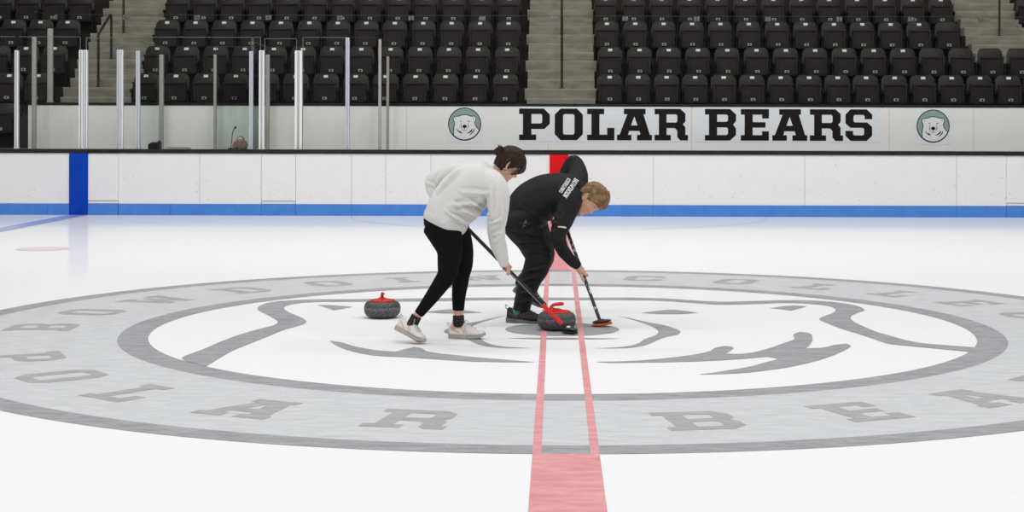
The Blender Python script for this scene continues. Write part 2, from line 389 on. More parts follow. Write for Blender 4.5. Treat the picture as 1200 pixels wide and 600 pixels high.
STROKES = {
    'left_ear': [(-2.426,-1.646),(-2.413,-1.437),(-2.382,-1.26),(-2.337,-0.844),(-2.276,-0.472),(-2.191,-0.153),(-2.137,0.011),(-2.138,0.226),(-2.196,0.409),(-2.299,0.68),(-2.396,0.906),(-2.455,1.098),(-2.467,1.354),(-2.413,1.576),(-2.303,1.689),(-2.11,1.779),(-1.871,1.798),(-1.152,1.883),(-0.717,1.947),(0.163,1.969),(0.605,1.98),(0.895,1.92),(1.104,1.792),(1.311,1.686),(1.605,1.739),(1.904,1.812),(2.12,1.798),(2.314,1.659),(2.422,1.471),(2.455,1.268),(2.442,1.094),(2.354,0.917),(2.255,0.672),(2.217,0.363),(2.243,-0.009),(2.27,-0.251),(2.315,-0.424),(2.444,-0.822),(2.586,-0.938),(2.792,-1.059),(2.73,-1.293),(2.536,-1.145),(2.328,-0.977),(2.248,-0.915),(2.223,-0.869),(2.172,-0.622),(2.121,-0.386),(2.044,-0.063),(1.995,0.28),(1.976,0.475),(2.041,0.667),(2.141,0.866),(2.218,1.148),(2.207,1.373),(2.111,1.514),(1.875,1.603),(1.577,1.507),(1.29,1.475),(1.087,1.597),(0.881,1.721),(0.596,1.793),(0.16,1.782),(-0.708,1.748),(-1.134,1.653),(-1.845,1.603),(-2.079,1.572),(-2.202,1.454),(-2.254,1.266),(-2.23,1.056),(-2.144,0.814),(-2.038,0.575),(-1.955,0.361),(-1.925,0.23),(-1.935,0.051),(-2.014,-0.231),(-2.059,-0.541),(-2.104,-0.839),(-2.148,-1.122),(-2.167,-1.256),(-2.188,-1.641),(-2.196,-2.0)],
    'ear_l': [(-2.014,1.377),(-1.866,1.337),(-1.705,1.231),(-1.764,1.097),(-1.825,0.989),(-1.921,1.183)],
    'ear_r': [(1.693,1.22),(1.917,1.409),(2.024,1.368),(1.926,1.183),(1.842,1.05),(1.768,1.15)],
    'eye_r': [(0.626,0.86),(0.785,1.02),(0.886,1.081),(0.971,1.024),(1.085,0.888),(0.954,0.81),(0.772,0.806)],
    'muz_r': [(0.427,0.686),(0.493,0.577),(0.653,0.261),(0.769,0.074),(0.835,-0.137),(0.852,-0.281),(0.812,-0.445),(0.725,-0.57),(0.654,-0.74),(0.551,-0.999),(0.43,-1.125),(0.213,-1.149),(0.404,-1.072),(0.508,-0.916),(0.568,-0.698),(0.659,-0.472),(0.693,-0.284),(0.677,-0.043),(0.606,0.234),(0.503,0.523)],
    'neck_r': [(0.203,-1.759),(0.459,-1.703),(0.655,-1.589),(0.862,-1.414),(0.964,-1.275),(1.03,-1.093),(1.098,-1.017),(1.139,-1.058),(1.117,-1.213),(1.06,-1.372),(1.156,-1.389),(1.313,-1.229),(1.498,-0.896),(1.612,-0.677),(1.649,-0.405),(1.716,-0.263),(1.761,-0.309),(1.754,-0.585),(1.694,-0.892),(1.625,-1.126),(1.731,-1.092),(1.856,-0.944),(1.939,-0.887),(1.949,-0.992),(1.872,-1.198),(1.722,-1.494),(1.544,-1.767),(1.322,-2.016),(1.045,-2.203),(0.806,-2.259),(0.983,-2.107),(1.148,-1.94),(1.286,-1.732),(1.369,-1.602),(1.315,-1.513),(1.13,-1.617),(0.835,-1.725),(0.455,-1.783),(0.267,-1.79)],
    'neck_l': [(-1.606,-0.799),(-1.529,-0.871),(-1.401,-1.078),(-1.237,-1.258),(-1.104,-1.327),(-1.044,-1.214),(-0.998,-1.099),(-0.948,-1.152),(-0.88,-1.33),(-0.717,-1.463),(-0.518,-1.592),(-0.31,-1.703),(-0.172,-1.773),(-0.375,-1.776),(-0.578,-1.751),(-0.813,-1.66),(-1.01,-1.575),(-1.209,-1.51),(-1.402,-1.289),(-1.541,-0.998)],
    'mouth': [(-0.388,-0.664),(-0.115,-0.614),(0.427,-0.657),(0.123,-0.707),(-0.114,-0.712)],
    'nose': [(-0.416,-0.164),(-0.341,0.06),(-0.184,0.175),(0.009,0.216),(0.2,0.173),(0.338,0.075),(0.407,-0.098),(0.35,-0.292),(0.218,-0.458),(0.005,-0.531),(-0.206,-0.489),(-0.343,-0.353)],
}
def smooth_loop(p, n=4):
    """rounded closed outline that keeps its sharp tips"""
    m = len(p); V = [Vector(q) for q in p]; tan = []
    for i in range(m):
        a, b, c = V[i - 1], V[i], V[(i + 1) % m]
        u, w = (b - a), (c - b)
        sharp = u.length < 1e-6 or w.length < 1e-6 or u.angle(w) > 1.15
        tan.append(None if sharp else (u.normalized() + w.normalized()).normalized())
    out = []
    for i in range(m):
        b, c = V[i], V[(i + 1) % m]; L = (c - b).length
        t0 = tan[i] if tan[i] is not None else (c - b).normalized(); t1 = tan[(i + 1) % m] if tan[(i + 1) % m] is not None else (c - b).normalized()
        for k in range(n):
            t = k / n; h = (2 * t**3 - 3 * t**2 + 1, t**3 - 2 * t**2 + t, -2 * t**3 + 3 * t**2, t**3 - t**2)
            out.append(tuple(b * h[0] + t0 * L * h[1] + c * h[2] + t1 * L * h[3]))
    return out
STROKES = {k: smooth_loop(v) for k, v in STROKES.items()}
STROKES['nose'] = [(0.415 * math.cos(k * PI / 40), -0.158 + 0.37 * math.sin(k * PI / 40)) for k in range(80)]
def mirrored(p): return [(-x, y) for x, y in p]
S_ = STROKES
flat('emblem_head_outline', [[S_['left_ear']]], 0.0022, M['dark_grey'])
flat('emblem_ear_mark', [[S_['ear_l']]], 0.0022, M['dark_grey'])
flat('emblem_ear_mark', [[S_['ear_r']]], 0.0022, M['dark_grey'])
flat('emblem_eye', [[S_['eye_r']]], 0.0022, M['dark_grey'])
flat('emblem_eye', [[mirrored(S_['eye_r'])]], 0.0022, M['dark_grey'])
flat('emblem_muzzle_line', [[S_['muz_r']]], 0.0022, M['dark_grey'])
flat('emblem_muzzle_line', [[mirrored(S_['muz_r'])]], 0.0022, M['dark_grey'])
flat('emblem_neck_fur', [[S_['neck_r']]], 0.0022, M['dark_grey'])
flat('emblem_neck_fur', [[S_['neck_l']]], 0.0022, M['dark_grey'])
flat('emblem_mouth', [[S_['mouth']]], 0.0022, M['dark_grey'])
flat('emblem_nose', [[S_['nose']]], 0.0022, M['dark_grey'])

def ring_word(name, items, inward):
    k = 0.49 / 37; kx = k * 0.84; r0 = 3.80
    polys = []
    for ch, deg in items:
        w, loops = G[ch]; a = math.radians(deg)
        rad = Vector((math.cos(a), math.sin(a))); tan = Vector((-math.sin(a), math.cos(a)))
        up = -rad if inward else rad
        right = tan if inward else -tan
        polys.append([[tuple(rad * r0 + right * ((x - w / 2) * kx) + up * ((y - 18.5) * k)) for x, y in l] for l in loops])
    flat(name, polys, 0.0022, M['letter_grey'])
ring_word('ring_lettering', list(zip('POLAR', (-154.6, -141.2, -128.8, -115.4, -101.6))), True)
ring_word('ring_lettering', list(zip('BEARS', (-79.8, -66.2, -53.1, -39.5, -26.2))), True)
ring_word('ring_lettering', list(zip('BOWDOIN', (-178.2, 167.5, 153.4, 138.6, 124.8, 113.4, 102.0))), False)
ring_word('ring_lettering', list(zip('COLLEGE', (77.6, 64.0, 51.2, 38.4, 25.6, 12.0, -1.5))), False)

def strip(x0, x1, y0, y1): return [[(x0, y0), (x1, y0), (x1, y1), (x0, y1)]]
HW = 0.1525
flat('red_centre_line', [strip(-HW, HW, -14, -4.576), strip(-HW, HW, 4.576, BY)], 0.0028, M['pink'])
flat('red_centre_line_border', [strip(-HW, -0.112, -4.576, 4.576), strip(0.112, HW, -4.576, 4.576)], 0.0028, M['pink'])
flat('blue_line', [strip(-7.925, -7.62, -14, BY)], 0.0028, M['ice_blue'])
flat('red_spot', [[[(-6.12 + 0.305 * math.cos(t * PI / 24), 7.15 + 0.305 * math.sin(t * PI / 24)) for t in range(48)]]], 0.0022, M['faint_red'])
arc = [(3.35 * math.cos(t * PI / 64), BY - 3.35 * math.sin(t * PI / 64)) for t in range(65)]
arc += [(3.325 * math.cos(t * PI / 64), BY - 3.325 * math.sin(t * PI / 64)) for t in range(64, -1, -1)]
flat('crease_arc', [[arc]], 0.0022, M['faint_red'])

# ================================================================== THE BOARDS
def bx(px): return at(px, 210, BY).x
bm = bmesh.new()
GATES = [(101.5, 139), (306, 346.7), (1179, 1219)]
xs = [-13.5] + [bx(v) for g in GATES for v in g] + [13.5]
bm.free()
boards = []
for (a, b), lab in zip(zip(xs[0::2], xs[1::2]), ('white rink boards with the deep blue stripe', 'white rink boards between the two left gates', 'long white rink boards with the red stripe', 'white rink boards beyond the right gate')):
    bm = bmesh.new(); add_box(bm, (a, BY, 0), (b, BY + 0.16, 1.0))
    o = bm_obj('wall_rink_boards', bm, M['board']); tag(o, lab, 'wall', kind='structure'); boards.append((a, b, o))
    bm = bmesh.new(); add_box(bm, (a + 0.003, BY - 0.012, 0.0), (b - 0.003, BY + 0.02, 0.185), bevel=0.004)
    bm_obj('kick_strip', bm, M['kick'], o)
def board_at(X): return [o for a, b, o in boards if a <= X <= b][0]
wallb = board_at(0)
bm = bmesh.new()
add_box(bm, (-13.5, BY - 0.025, 1.0), (13.5, BY + 0.19, 1.068), bevel=0.01)
o = bm_obj('trim_1', bm, M['cap']); tag(o, 'black cap rail along the top of the rink boards', 'trim', kind='structure')
bm = bmesh.new()
for px in (234, 412, 452, 505, 765.5, 943, 1121):
    X = bx(px); add_box(bm, (X - 0.006, BY - 0.003, 0.185), (X + 0.006, BY + 0.01, 1.0))
bm_obj('panel_seam', bm, M['seam'], wallb)
for px in (56, 200, 412, 505, 765, 1121):
    X = bx(px); bm = bmesh.new(); add_box(bm, (X - 0.004, BY - 0.0135, 0.0), (X + 0.004, BY - 0.010, 0.185))
    bm_obj('kick_seam', bm, M['kick_seam'], board_at(X))
bm = bmesh.new()
add_box(bm, (-7.925, BY - 0.016, 0.0), (-7.62, BY + 0.02, 1.0))
bm_obj('blue_line_stripe', bm, M['blue'], boards[0][2])
bm = bmesh.new()
add_box(bm, (-HW, BY - 0.016, 0.0), (HW, BY + 0.02, 1.0))
bm_obj('red_line_stripe', bm, M['red'], wallb)
bm = bmesh.new()
rr = random.Random(3)
for _ in range(230):
    X = rr.uniform(-9, 8.5); Z = 0.25 + abs(rr.gauss(0, 0.22))
    if Z > 0.95 or abs(X + 7.77) < 0.25 or abs(X) < 0.25: continue
    w, h = rr.uniform(0.003, 0.016), rr.uniform(0.0015, 0.004)
    a = rr.uniform(-0.7, 0.7)
    v = [Vector((X + math.cos(a) * sx * w - math.sin(a) * sz * h, BY - 0.0015, Z + math.sin(a) * sx * w + math.cos(a) * sz * h)) for sx, sz in ((-1, -1), (1, -1), (1, 1), (-1, 1))]
    bm.faces.new([bm.verts.new(q) for q in v])
o = bm_obj('puck_scuffs', bm, M['board_mark'], wallb); up_normals(o, (0, -1, 0)); o['kind'] = 'stuff'
for (a, b), lab in zip(GATES, ('white rink gate right of the deep blue stripe', 'white rink gate left of the tall bench glass', 'white rink gate at the right edge of the photo')):
    g = thing('gate', lab, 'gate', (bx(a), BY, 0), 'gates in the rink boards')
    W = bx(b) - bx(a)
    bm = bmesh.new(); add_box(bm, (0.004, 0.0, 0.235), (W - 0.004, 0.15, 0.999), bevel=0.004); bm_obj('gate_panel', bm, M['board'], g)
    bm = bmesh.new(); add_box(bm, (0.005, -0.012, 0.0), (W - 0.005, 0.14, 0.185), bevel=0.004); bm_obj('kick_strip', bm, M['kick'], g)
    bm = bmesh.new(); add_box(bm, (0.007, 0.004, 0.188), (W - 0.007, 0.14, 0.226)); bm_obj('sill', bm, M['board'], g)
    bm = bmesh.new(); add_box(bm, (0.004, 0.02, 0.18), (W - 0.004, 0.12, 0.996)); bm_obj('gate_core', bm, M['bracket'], g)

# ================================================================== BENCH AREA AND STAND WALL
WY = 16.24                                  # front face of the wall below the stands
def wx(px): return at(px, 150, WY).x
def wz(py): return at(651, py, WY).z
bm = bmesh.new(); add_box(bm, (-13.5, BY + 0.16, -0.1), (13.5, WY + 0.3, 0.06))
o = bm_obj('walkway', bm, M['terrace']); tag(o, 'dark walkway floor between boards and stand wall', 'floor', kind='structure')
WXL = wx(33)
bm = bmesh.new(); add_box(bm, (WXL, WY, 0.06), (13.2, WY + 0.2, 1.815))
wallf = bm_obj('wall_stand_front', bm, M['wall']); tag(wallf, 'off white wall below the stands', 'wall', kind='structure')
bm = bmesh.new(); add_box(bm, (WXL - 0.02, WY - 0.015, 1.8), (13.2, WY + 0.22, 1.845), bevel=0.006)
bm_obj('cap_rail', bm, M['cap'], wallf)
bm = bmesh.new()
for px in (476.5, 642.5, 810.5, 1042, 1141):
    X = wx(px); add_box(bm, (X - 0.004, WY - 0.002, 0.1), (X + 0.004, WY + 0.01, 1.8))
bm_obj('panel_seam', bm, M['seam'], wallf)

def banner(word, lefts, rights, x0, x1, label):
    base = Vector((wx((x0 + x1) / 2), WY, wz(166)))
    t = thing('wordmark_banner', label, 'banner', base, 'lettered panels on the stand wall')
    bm = bmesh.new()
    add_box(bm, (wx(x0), WY - 0.004, wz(166)), (wx(x1), WY - 0.0005, wz(125)))
    bm_obj('backing_sheet', bm, M['vinyl'], t, origin=base)
    zt, zb = wz(127.2), wz(164.2)
    for ch, l, r in zip(word, lefts, rights):
        w, loops = G[ch]; a, b = wx(l), wx(r)
        bm = bmesh.new()
        add_poly(bm, loops, lambda u, v: Vector((a + (b - a) * u / w, WY - 0.006, zb + (zt - zb) * v / 37)))
        o = bm_obj('letter', bm, M['black_print'], t, origin=base); up_normals(o, (0, -1, 0))
banner('POLAR', (608.3, 650, 688, 723, 767), (644.3, 683, 720, 764, 806.2), 607, 808, 'pale vinyl panel lettered POLAR in black slab capitals on the stand wall')
banner('BEARS', (826, 868, 905, 949, 990.7), (862.5, 901, 946, 988, 1022), 815, 1031.5, 'pale vinyl panel lettered BEARS in black slab capitals on the stand wall')

def emblem(pxc, pyc, label):
    c = Vector((wx(pxc), WY, wz(pyc))); R0 = 19.4 / 66.97
    t = thing('emblem_decal', label, 'emblem', c, 'round emblems on the stand wall')
    def layer(name, polys, m, dz):
        bm = bmesh.new()
        for loops in polys: add_poly(bm, loops, lambda u, v: Vector((u * R0, -dz, v * R0)))
        o = bm_obj(name, bm, m, t); up_normals(o, (0, -1, 0))
    circ = lambda r: [(r * math.cos(k * PI / 48), r * math.sin(k * PI / 48)) for k in range(96)]
    layer('backing_sheet', [[[(-1.1, -1.12), (1.1, -1.12), (1.1, 1.06), (-1.1, 1.06)]]], M['vinyl'], 0.003)
    layer('roundel_edge', [[circ(1.0)]], M['black_print'], 0.005)
    layer('roundel_field', [[circ(0.945)]], M['green_print'], 0.007)
    N = lambda L: [((x - 243) / 136, (252 - y) / 136) for x, y in L]
    head = N([(157, 345), (154, 318), (158, 285), (163, 255), (163, 236), (153, 216), (153, 201), (163, 191), (182, 192), (200, 188), (220, 180), (243, 178), (268, 180), (287, 188), (305, 191), (322, 188), (333, 199), (332, 218), (322, 236), (328, 262), (343, 285), (364, 303), (350, 326), (330, 347), (305, 365), (275, 375), (243, 379), (212, 375), (183, 364)])
    body = [p if math.hypot(*p) < 0.93 else (p[0] * 0.93 / math.hypot(*p), p[1] * 0.93 / math.hypot(*p)) for p in head]
    big = []
    for i, p in enumerate(body):
        a, b = body[i - 1], body[(i + 1) % len(body)]
        d = math.hypot(b[0] - a[0], b[1] - a[1]); nx, ny = (b[1] - a[1]) / d, -(b[0] - a[0]) / d
        q = (p[0] - nx * 0.045, p[1] - ny * 0.045) if False else (p[0] + (-nx) * 0.045, p[1] + (-ny) * 0.045)
        big.append(q)
    area = sum(body[i - 1][0] * body[i][1] - body[i][0] * body[i - 1][1] for i in range(len(body)))
    if sum(big[i - 1][0] * big[i][1] - big[i][0] * big[i - 1][1] for i in range(len(big))) ** 2 < area ** 2:
        big = [(2 * p[0] - q[0], 2 * p[1] - q[1]) for p, q in zip(body, big)]
    layer('bear_outline', [[big]], M['black_print'], 0.009)
    layer('bear_head', [[body]], M['white_print'], 0.011)
    k = [0.0130]
    def st(nm, L, w): layer(nm, [[taper_stroke(N(L), [v / 136 for v in w])]], M['black_print'], k[0])
    st('eye', [(204, 225), (212, 230), (219, 229)], (2, 7, 2)); st('eye', [(268, 229), (277, 230), (288, 223)], (2, 7, 2))
    layer('nose', [[N([(243 + 17 * math.cos(j * PI / 10), 271 + 14 * math.sin(j * PI / 10)) for j in range(20)])]], M['black_print'], 0.013)
    st('muzzle_line', [(219, 240), (213, 258), (215, 278), (224, 292)], (1.5, 4, 5, 1.5)); st('muzzle_line', [(268, 240), (274, 258), (272, 278), (262, 292)], (1.5, 4, 5, 1.5))
    st('mouth_line', [(222, 300), (243, 304), (263, 300)], (1.5, 4, 1.5)); st('lip_line', [(243, 284), (243, 297)], (4, 3))
    st('cheek_fur', [(178, 292), (190, 309), (206, 320), (226, 328)], (2, 7, 9, 2)); st('cheek_fur', [(200, 306), (214, 316), (222, 320)], (1, 5, 1))
    st('cheek_fur', [(258, 328), (280, 321), (298, 308), (306, 290)], (1.5, 9, 12, 3)); st('cheek_fur', [(322, 290), (318, 308), (302, 326), (280, 346)], (3, 9, 7, 1.5))
    st('ear_line', [(163, 203), (170, 200), (172, 212)], (2, 5, 2)); st('ear_line', [(323, 203), (315, 200), (314, 212)], (2, 5, 2))
emblem(544.5, 145.7, 'round bear head emblem left of the POLAR lettering')
emblem(1093.4, 146.6, 'round bear head emblem right of the BEARS lettering')

# ================================================================== STANDS
ROWZ = [1.60, 2.13, 2.67, 3.205, 3.74, 4.28]
ROWY = [16.44, 17.34, 18.19, 19.04, 19.89, 20.74, 21.6]
bm = bmesh.new()
for i in range(6):
    add_box(bm, (-13, ROWY[i], 0 if i == 0 else ROWZ[i] - 0.9), (13, ROWY[i + 1] + 0.02 if i < 5 else 21.6, ROWZ[i]))
bm2 = bmesh.new()
o = bm_obj('terrace', bm, M['terrace']); tag(o, 'dark stepped terrace carrying the seat rows', 'terrace', kind='structure')
bm = bmesh.new(); add_box(bm, (-13, 21.6, 0), (13, 21.8, 9.5))
o = bm_obj('wall_back', bm, M['terrace']); tag(o, 'dark wall behind the stands', 'wall', kind='structure')

def stairs(xa, xb, r0, label):
    bm = bmesh.new()
    def step(x0, x1, y, z, zlow, ylen):
        # riser leaning back a little under a rounded nosing
        y -= 0.05; prof = [(y + 0.02, z), (y + 0.004, z - 0.006), (y, z - 0.02), (y + 0.008, z - 0.06), (y + 0.02, z - 0.10), (y + 0.047, zlow), (y + ylen, zlow), (y + ylen, z)]
        A = [bm.verts.new((x0, p[0], p[1])) for p in prof]; B = [bm.verts.new((x1, p[0], p[1])) for p in prof]
        n = len(prof)
        for k in range(n): bm.faces.new((A[k], A[(k + 1) % n], B[(k + 1) % n], B[k]))
        bm.faces.new(A[::-1]); bm.faces.new(B)
    for i in range(r0, 5):
        z0, z1 = ROWZ[i], ROWZ[i + 1]; y0, y1 = ROWY[i], ROWY[i + 1]
        step(xa - 0.045, xb + 0.045, y1 - 0.02, z1 + 0.006, z1 - 0.2, 0.3)
        for k in (1, 2):
            step(xa, xb, y0 + (y1 - y0) * k / 3 - 0.02, z0 + (z1 - z0) * k / 3, z0 - 0.05, (y1 - y0) * (3 - k) / 3 + 0.06)
    if r0 > 0: step(xa - 0.045, xb + 0.045, ROWY[r0] - 0.02, ROWZ[r0] + 0.006, ROWZ[r0] - 0.3, 0.3)
    o = bm_obj('stairs', bm, M['concrete']); tag(o, label, 'stairs', kind='structure')
stairs(-0.575, 0.655, 0, 'central concrete stairs between seat sections')
stairs(-8.95, -7.68, 0, 'left concrete stairs between seat sections')
stairs(7.86, 9.06, 2, 'right concrete stairs between seat sections')

def seat_proto():
    root = bpy.data.objects.new('stadium_seat', None); link(root); root.empty_display_size = 0.1
    # backrest: a curved shell with rounded shoulders
    bm = bmesh.new()
    nu, nv = 10, 8
    def shell(u, v, off):
        z = 0.40 + 0.39 * v
        hw = 0.236 - 0.010 * v
        if v > 0.72: hw -= 0.06 * ((v - 0.72) / 0.28) ** 2.2
        x = hw * u
        y = -0.055 * (1 - u * u) * 0.5 + 0.05 * v + off - 0.05 + 0.02 * abs(u) ** 3
        return Vector((x, y, z))
    fr = [[bm.verts.new(shell(-1 + 2 * i / nu, j / nv, 0)) for i in range(nu + 1)] for j in range(nv + 1)]
    bk = [[bm.verts.new(shell(-1 + 2 * i / nu, j / nv, 0.025)) for i in range(nu + 1)] for j in range(nv + 1)]
    for j in range(nv):
        for i in range(nu):
            bm.faces.new((fr[j][i], fr[j][i + 1], fr[j + 1][i + 1], fr[j + 1][i]))
            bm.faces.new((bk[j][i], bk[j + 1][i], bk[j + 1][i + 1], bk[j][i + 1]))
    rim = [(fr[0][i], bk[0][i]) for i in range(nu + 1)] + [(fr[j][nu], bk[j][nu]) for j in range(1, nv + 1)] + [(fr[nv][i], bk[nv][i]) for i in range(nu - 1, -1, -1)] + [(fr[j][0], bk[j][0]) for j in range(nv - 1, 0, -1)]
    for k in range(len(rim)):
        a, b = rim[k], rim[(k + 1) % len(rim)]
        bm.faces.new((a[0], a[1], b[1], b[0]))
    bm_obj('backrest', bm, M['seat'], root, smooth=False)
    # folded seat pan with a lipped frame and two side ribs
    bm = bmesh.new()
    add_box(bm, (-0.215, -0.165, 0.265), (0.215, -0.105, 0.615), bevel=0.02)
    add_box(bm, (-0.200, -0.190, 0.285), (-0.160, -0.15, 0.59), bevel=0.012)
    add_box(bm, (0.160, -0.190, 0.285), (0.200, -0.15, 0.59), bevel=0.012)
    add_box(bm, (-0.215, -0.195, 0.59), (0.215, -0.12, 0.628), bevel=0.012)
    bm_obj('seat_pan', bm, M['seat_dark'], root)
    # hinge brackets and legs
    bm = bmesh.new()
    for s in (-1, 1):
        add_box(bm, (s * 0.235 - 0.012, -0.13, 0.0), (s * 0.235 + 0.012, -0.02, 0.47), bevel=0.004)
        add_box(bm, (s * 0.235 - 0.015, -0.20, 0.44), (s * 0.235 + 0.015, 0.0, 0.50), bevel=0.008)
        add_box(bm, (s * 0.235 - 0.018, -0.16, 0.0), (s * 0.235 + 0.018, 0.02, 0.02))
    add_box(bm, (-0.235, -0.09, 0.33), (0.235, -0.05, 0.37))
    bm_obj('bracket', bm, M['bracket'], root)
    bm = bmesh.new(); add_box(bm, (-0.040, -0.205, 0.315), (0.040, -0.165, 0.365), mi=0, bevel=0.004)
    add_box(bm, (-0.016, -0.208, 0.326), (0.016, -0.204, 0.354), mi=1)
    bm_obj('row_plate', bm, [M['plate_low'], M['bracket']], root)
    bm = bmesh.new(); add_box(bm, (-0.040, -0.055, 0.705), (0.040, -0.018, 0.757), bevel=0.004)
    bmesh.ops.rotate(bm, verts=bm.verts, cent=(0, -0.035, 0.73), matrix=Matrix.Rotation(math.radians(-28), 3, 'X'))
    bm_obj('number_plate', bm, M['plate'], root)
    return root

ORD = ['first', 'second', 'third', 'fourth', 'fifth', 'sixth', 'seventh', 'eighth', 'ninth', 'tenth', 'eleventh', 'twelfth', 'thirteenth', 'fourteenth', 'fifteenth', 'sixteenth']
ROWN = ['front row', 'second row', 'third row', 'fourth row']
SEATY = [17.14, 17.99, 18.84, 19.69]
ends = {  # photo x of first and last seat, count
    ('right', 0): (714.5, 1214.5, 16), ('right', 1): (715, 1194.5, 15), ('right', 2): (711, 1109.5, 13), ('right', 3): (709.5, 1101.5, 13),
    ('mid', 0): (592.5, 172, 13), ('mid', 1): (594.5, 185, 13), ('mid', 2): (596, 196.5, 13), ('mid', 3): (596.5, 208.5, 13),
    ('left', 0): (46, -22, 3), ('left', 1): (65, -2, 3), ('left', 2): (80, -15, 4), ('left', 3): (96.5, 3, 4)}
proto = seat_proto(); used = False
def place_seat(X, r, label, plate=True, z=None, Y=None):
    global used
    loc = (X, Y if Y is not None else SEATY[r], z if z is not None else ROWZ[r])
    if not used:
        o = proto; o.location = loc; used = True
        tag(o, label, 'seat', 'folding seats in the stands')
    else:
        o = dup(proto, loc, label)
    if not plate:
        for c in list(o.children):
            if c.name.startswith('number_plate'): bpy.data.objects.remove(c)
    return o
for (sec, r), (x0, x1, n) in ends.items():
    for k in range(n):
        px = x0 + (x1 - x0) * k / (n - 1)
        X = at(px, 60, SEATY[r]).x
        where = {'right': 'right of the central stairs', 'mid': 'left of the central stairs', 'left': 'left of the left stairs'}[sec]
        plate = not ((sec, r) == ('right', 1) and k >= 11) and not ((sec, r) == ('right', 2) and k == 12)
        place_seat(X, r, 'black folding seat, %s %s in the %s' % (ORD[k], where, ROWN[r]), plate)
place_seat(at(1204, 5, SEATY[3]).x, 3, 'black folding seat, first right of the right stairs in the fourth row')
place_seat(at(4, 130, 16.35).x, 0, 'black folding seat below the others, past the left end of the stand wall', False, 1.04, 16.35)
bm = bmesh.new(); add_box(bm, (-11.5, 15.75, 0.06), (WXL - 0.01, 16.44, 1.04))
o = bm_obj('terrace', bm, M['concrete']); tag(o, 'low concrete step past the end of the stand wall', 'terrace', kind='structure')

# handrails on the stairs
def handrail(X, ra, rb, label):
    base = Vector((X, ROWY[ra] + 0.05, ROWZ[ra]))
    t = thing('handrail', label, 'handrail', base, 'handrails on the stand stairs')
    ya, yb = ROWY[ra] + 0.05, ROWY[rb] + 0.05; za, zb = ROWZ[ra], ROWZ[rb]
    pts = [(X, ya, za + 0.9), (X, ya + 0.03, za + 0.99), (X, yb - 0.22, zb + 0.76), (X, yb - 0.06, zb + 0.84), (X, yb, zb + 0.78)]
    bm = bmesh.new(); tube(bm, [(Vector(p), 0.024, 0.024) for p in pts], ref=(1, 0, 0), n=10, sub=5)
    bm_obj('rail', bm, M['rail'], t, smooth=True, origin=base)
    for y, z, h in ((ya, za, 0.93), (yb, zb, 0.80)):
        bm = bmesh.new(); add_cyl(bm, (X, y, z - 0.02), (X, y, z + h), 0.024, 10); add_cyl(bm, (X, y, z - 0.01), (X, y, z + 0.02), 0.05, 12)
        bm_obj('post', bm, M['rail'], t, origin=base)
handrail(-8.39, 1, 2, 'lower looped dark handrail on the left stairs')
handrail(-8.39, 3, 5, 'upper dark handrail on the left stairs, cut by the frame')
handrail(0.055, 1, 2, 'lower dark handrail in the middle of the central stairs')
handrail(0.055, 3, 5, 'upper dark handrail in the middle of the central stairs')
handrail(8.49, 3, 5, 'dark handrail on the right stairs')

# ================================================================== GLASS
def pane(name, p0, p1, z0, z1, label, gm, em, cat='glass panel', group=None, edges='tlr', th=0.012, clip=False, ew=0.006):
    """upright glass sheet from p0 to p1 (plan points)"""
    p0, p1 = Vector((p0[0], p0[1], 0)), Vector((p1[0], p1[1], 0))
    d = (p1 - p0).normalized(); nrm = Vector((-d.y, d.x, 0))
    base = (p0 + p1) / 2 + Vector((0, 0, z0)); Lh = (p1 - p0).length / 2
    t = thing(name, label, cat, base, group or 'glass sheets of the rink')
    T = Matrix(((d.x, nrm.x, 0, 0), (d.y, nrm.y, 0, 0), (0, 0, 1, 0), (0, 0, 0, 1)))
    H = z1 - z0
    bm = bmesh.new(); add_box(bm, (-Lh, -th / 2, 0), (Lh, th / 2, H), T=T); bm_obj('sheet', bm, gm, t)
    bm = bmesh.new(); e = ew / 2
    if 't' in edges: add_box(bm, (-Lh, -th / 2 - 0.001, H - ew), (Lh, th / 2 + 0.001, H + 0.001), T=T)
    if 'l' in edges: add_box(bm, (-Lh - 0.001, -th / 2 - 0.001, 0), (-Lh + ew, th / 2 + 0.001, H), T=T)
    if 'r' in edges: add_box(bm, (Lh - ew, -th / 2 - 0.001, 0), (Lh + 0.001, th / 2 + 0.001, H), T=T)
    bm_obj('polished_edge', bm, em, t)
    if clip:
        for s in (-1, 1):
            bm = bmesh.new(); add_box(bm, (s * Lh - (0.0 if s < 0 else 0.045), -0.022, H - 0.09), (s * Lh + (0.045 if s < 0 else 0.0), 0.022, H - 0.015), bevel=0.004, T=T)
            bmesh.ops.create_icosphere(bm, subdivisions=1, radius=0.012, matrix=Matrix.Translation(T @ Vector((s * (Lh - 0.022), -0.024, H - 0.05))))
            bm_obj('clip', bm, M['clip'], t)
    return t

def post(px0, px1, pytop, Y, label, m, z0=1.068, depth=0.06):
    a, b = at(px0, 120, Y), at(px1, 120, Y); zt = at((px0 + px1) / 2, pytop, Y).z
    w = b.x - a.x; base = Vector(((a.x + b.x) / 2, Y, z0))
    t = thing('glass_post', label, 'post', base, 'metal posts of the rink glass')
    bm = bmesh.new()
    add_box(bm, (-w / 2, -0.01, 0), (w / 2, depth, zt - z0), bevel=min(0.008, w * 0.2))
    bm_obj('channel', bm, m, t)
    bm = bmesh.new()
    add_box(bm, (-w * 0.16, -0.016, 0.01), (w * 0.16, 0.0, zt - z0 - 0.01), bevel=0.003)
    bm_obj('groove_strip', bm, M['alu_dull'], t)
    bm = bmesh.new(); add_box(bm, (-w / 2 - 0.006, -0.016, 0), (w / 2 + 0.006, depth + 0.006, 0.03), bevel=0.004)
    bm_obj('foot', bm, m, t)
    return t
FY = BY + 0.06
post(17, 21.3, 59, FY, 'bright glass post at the far left on the front boards', M['alu'])
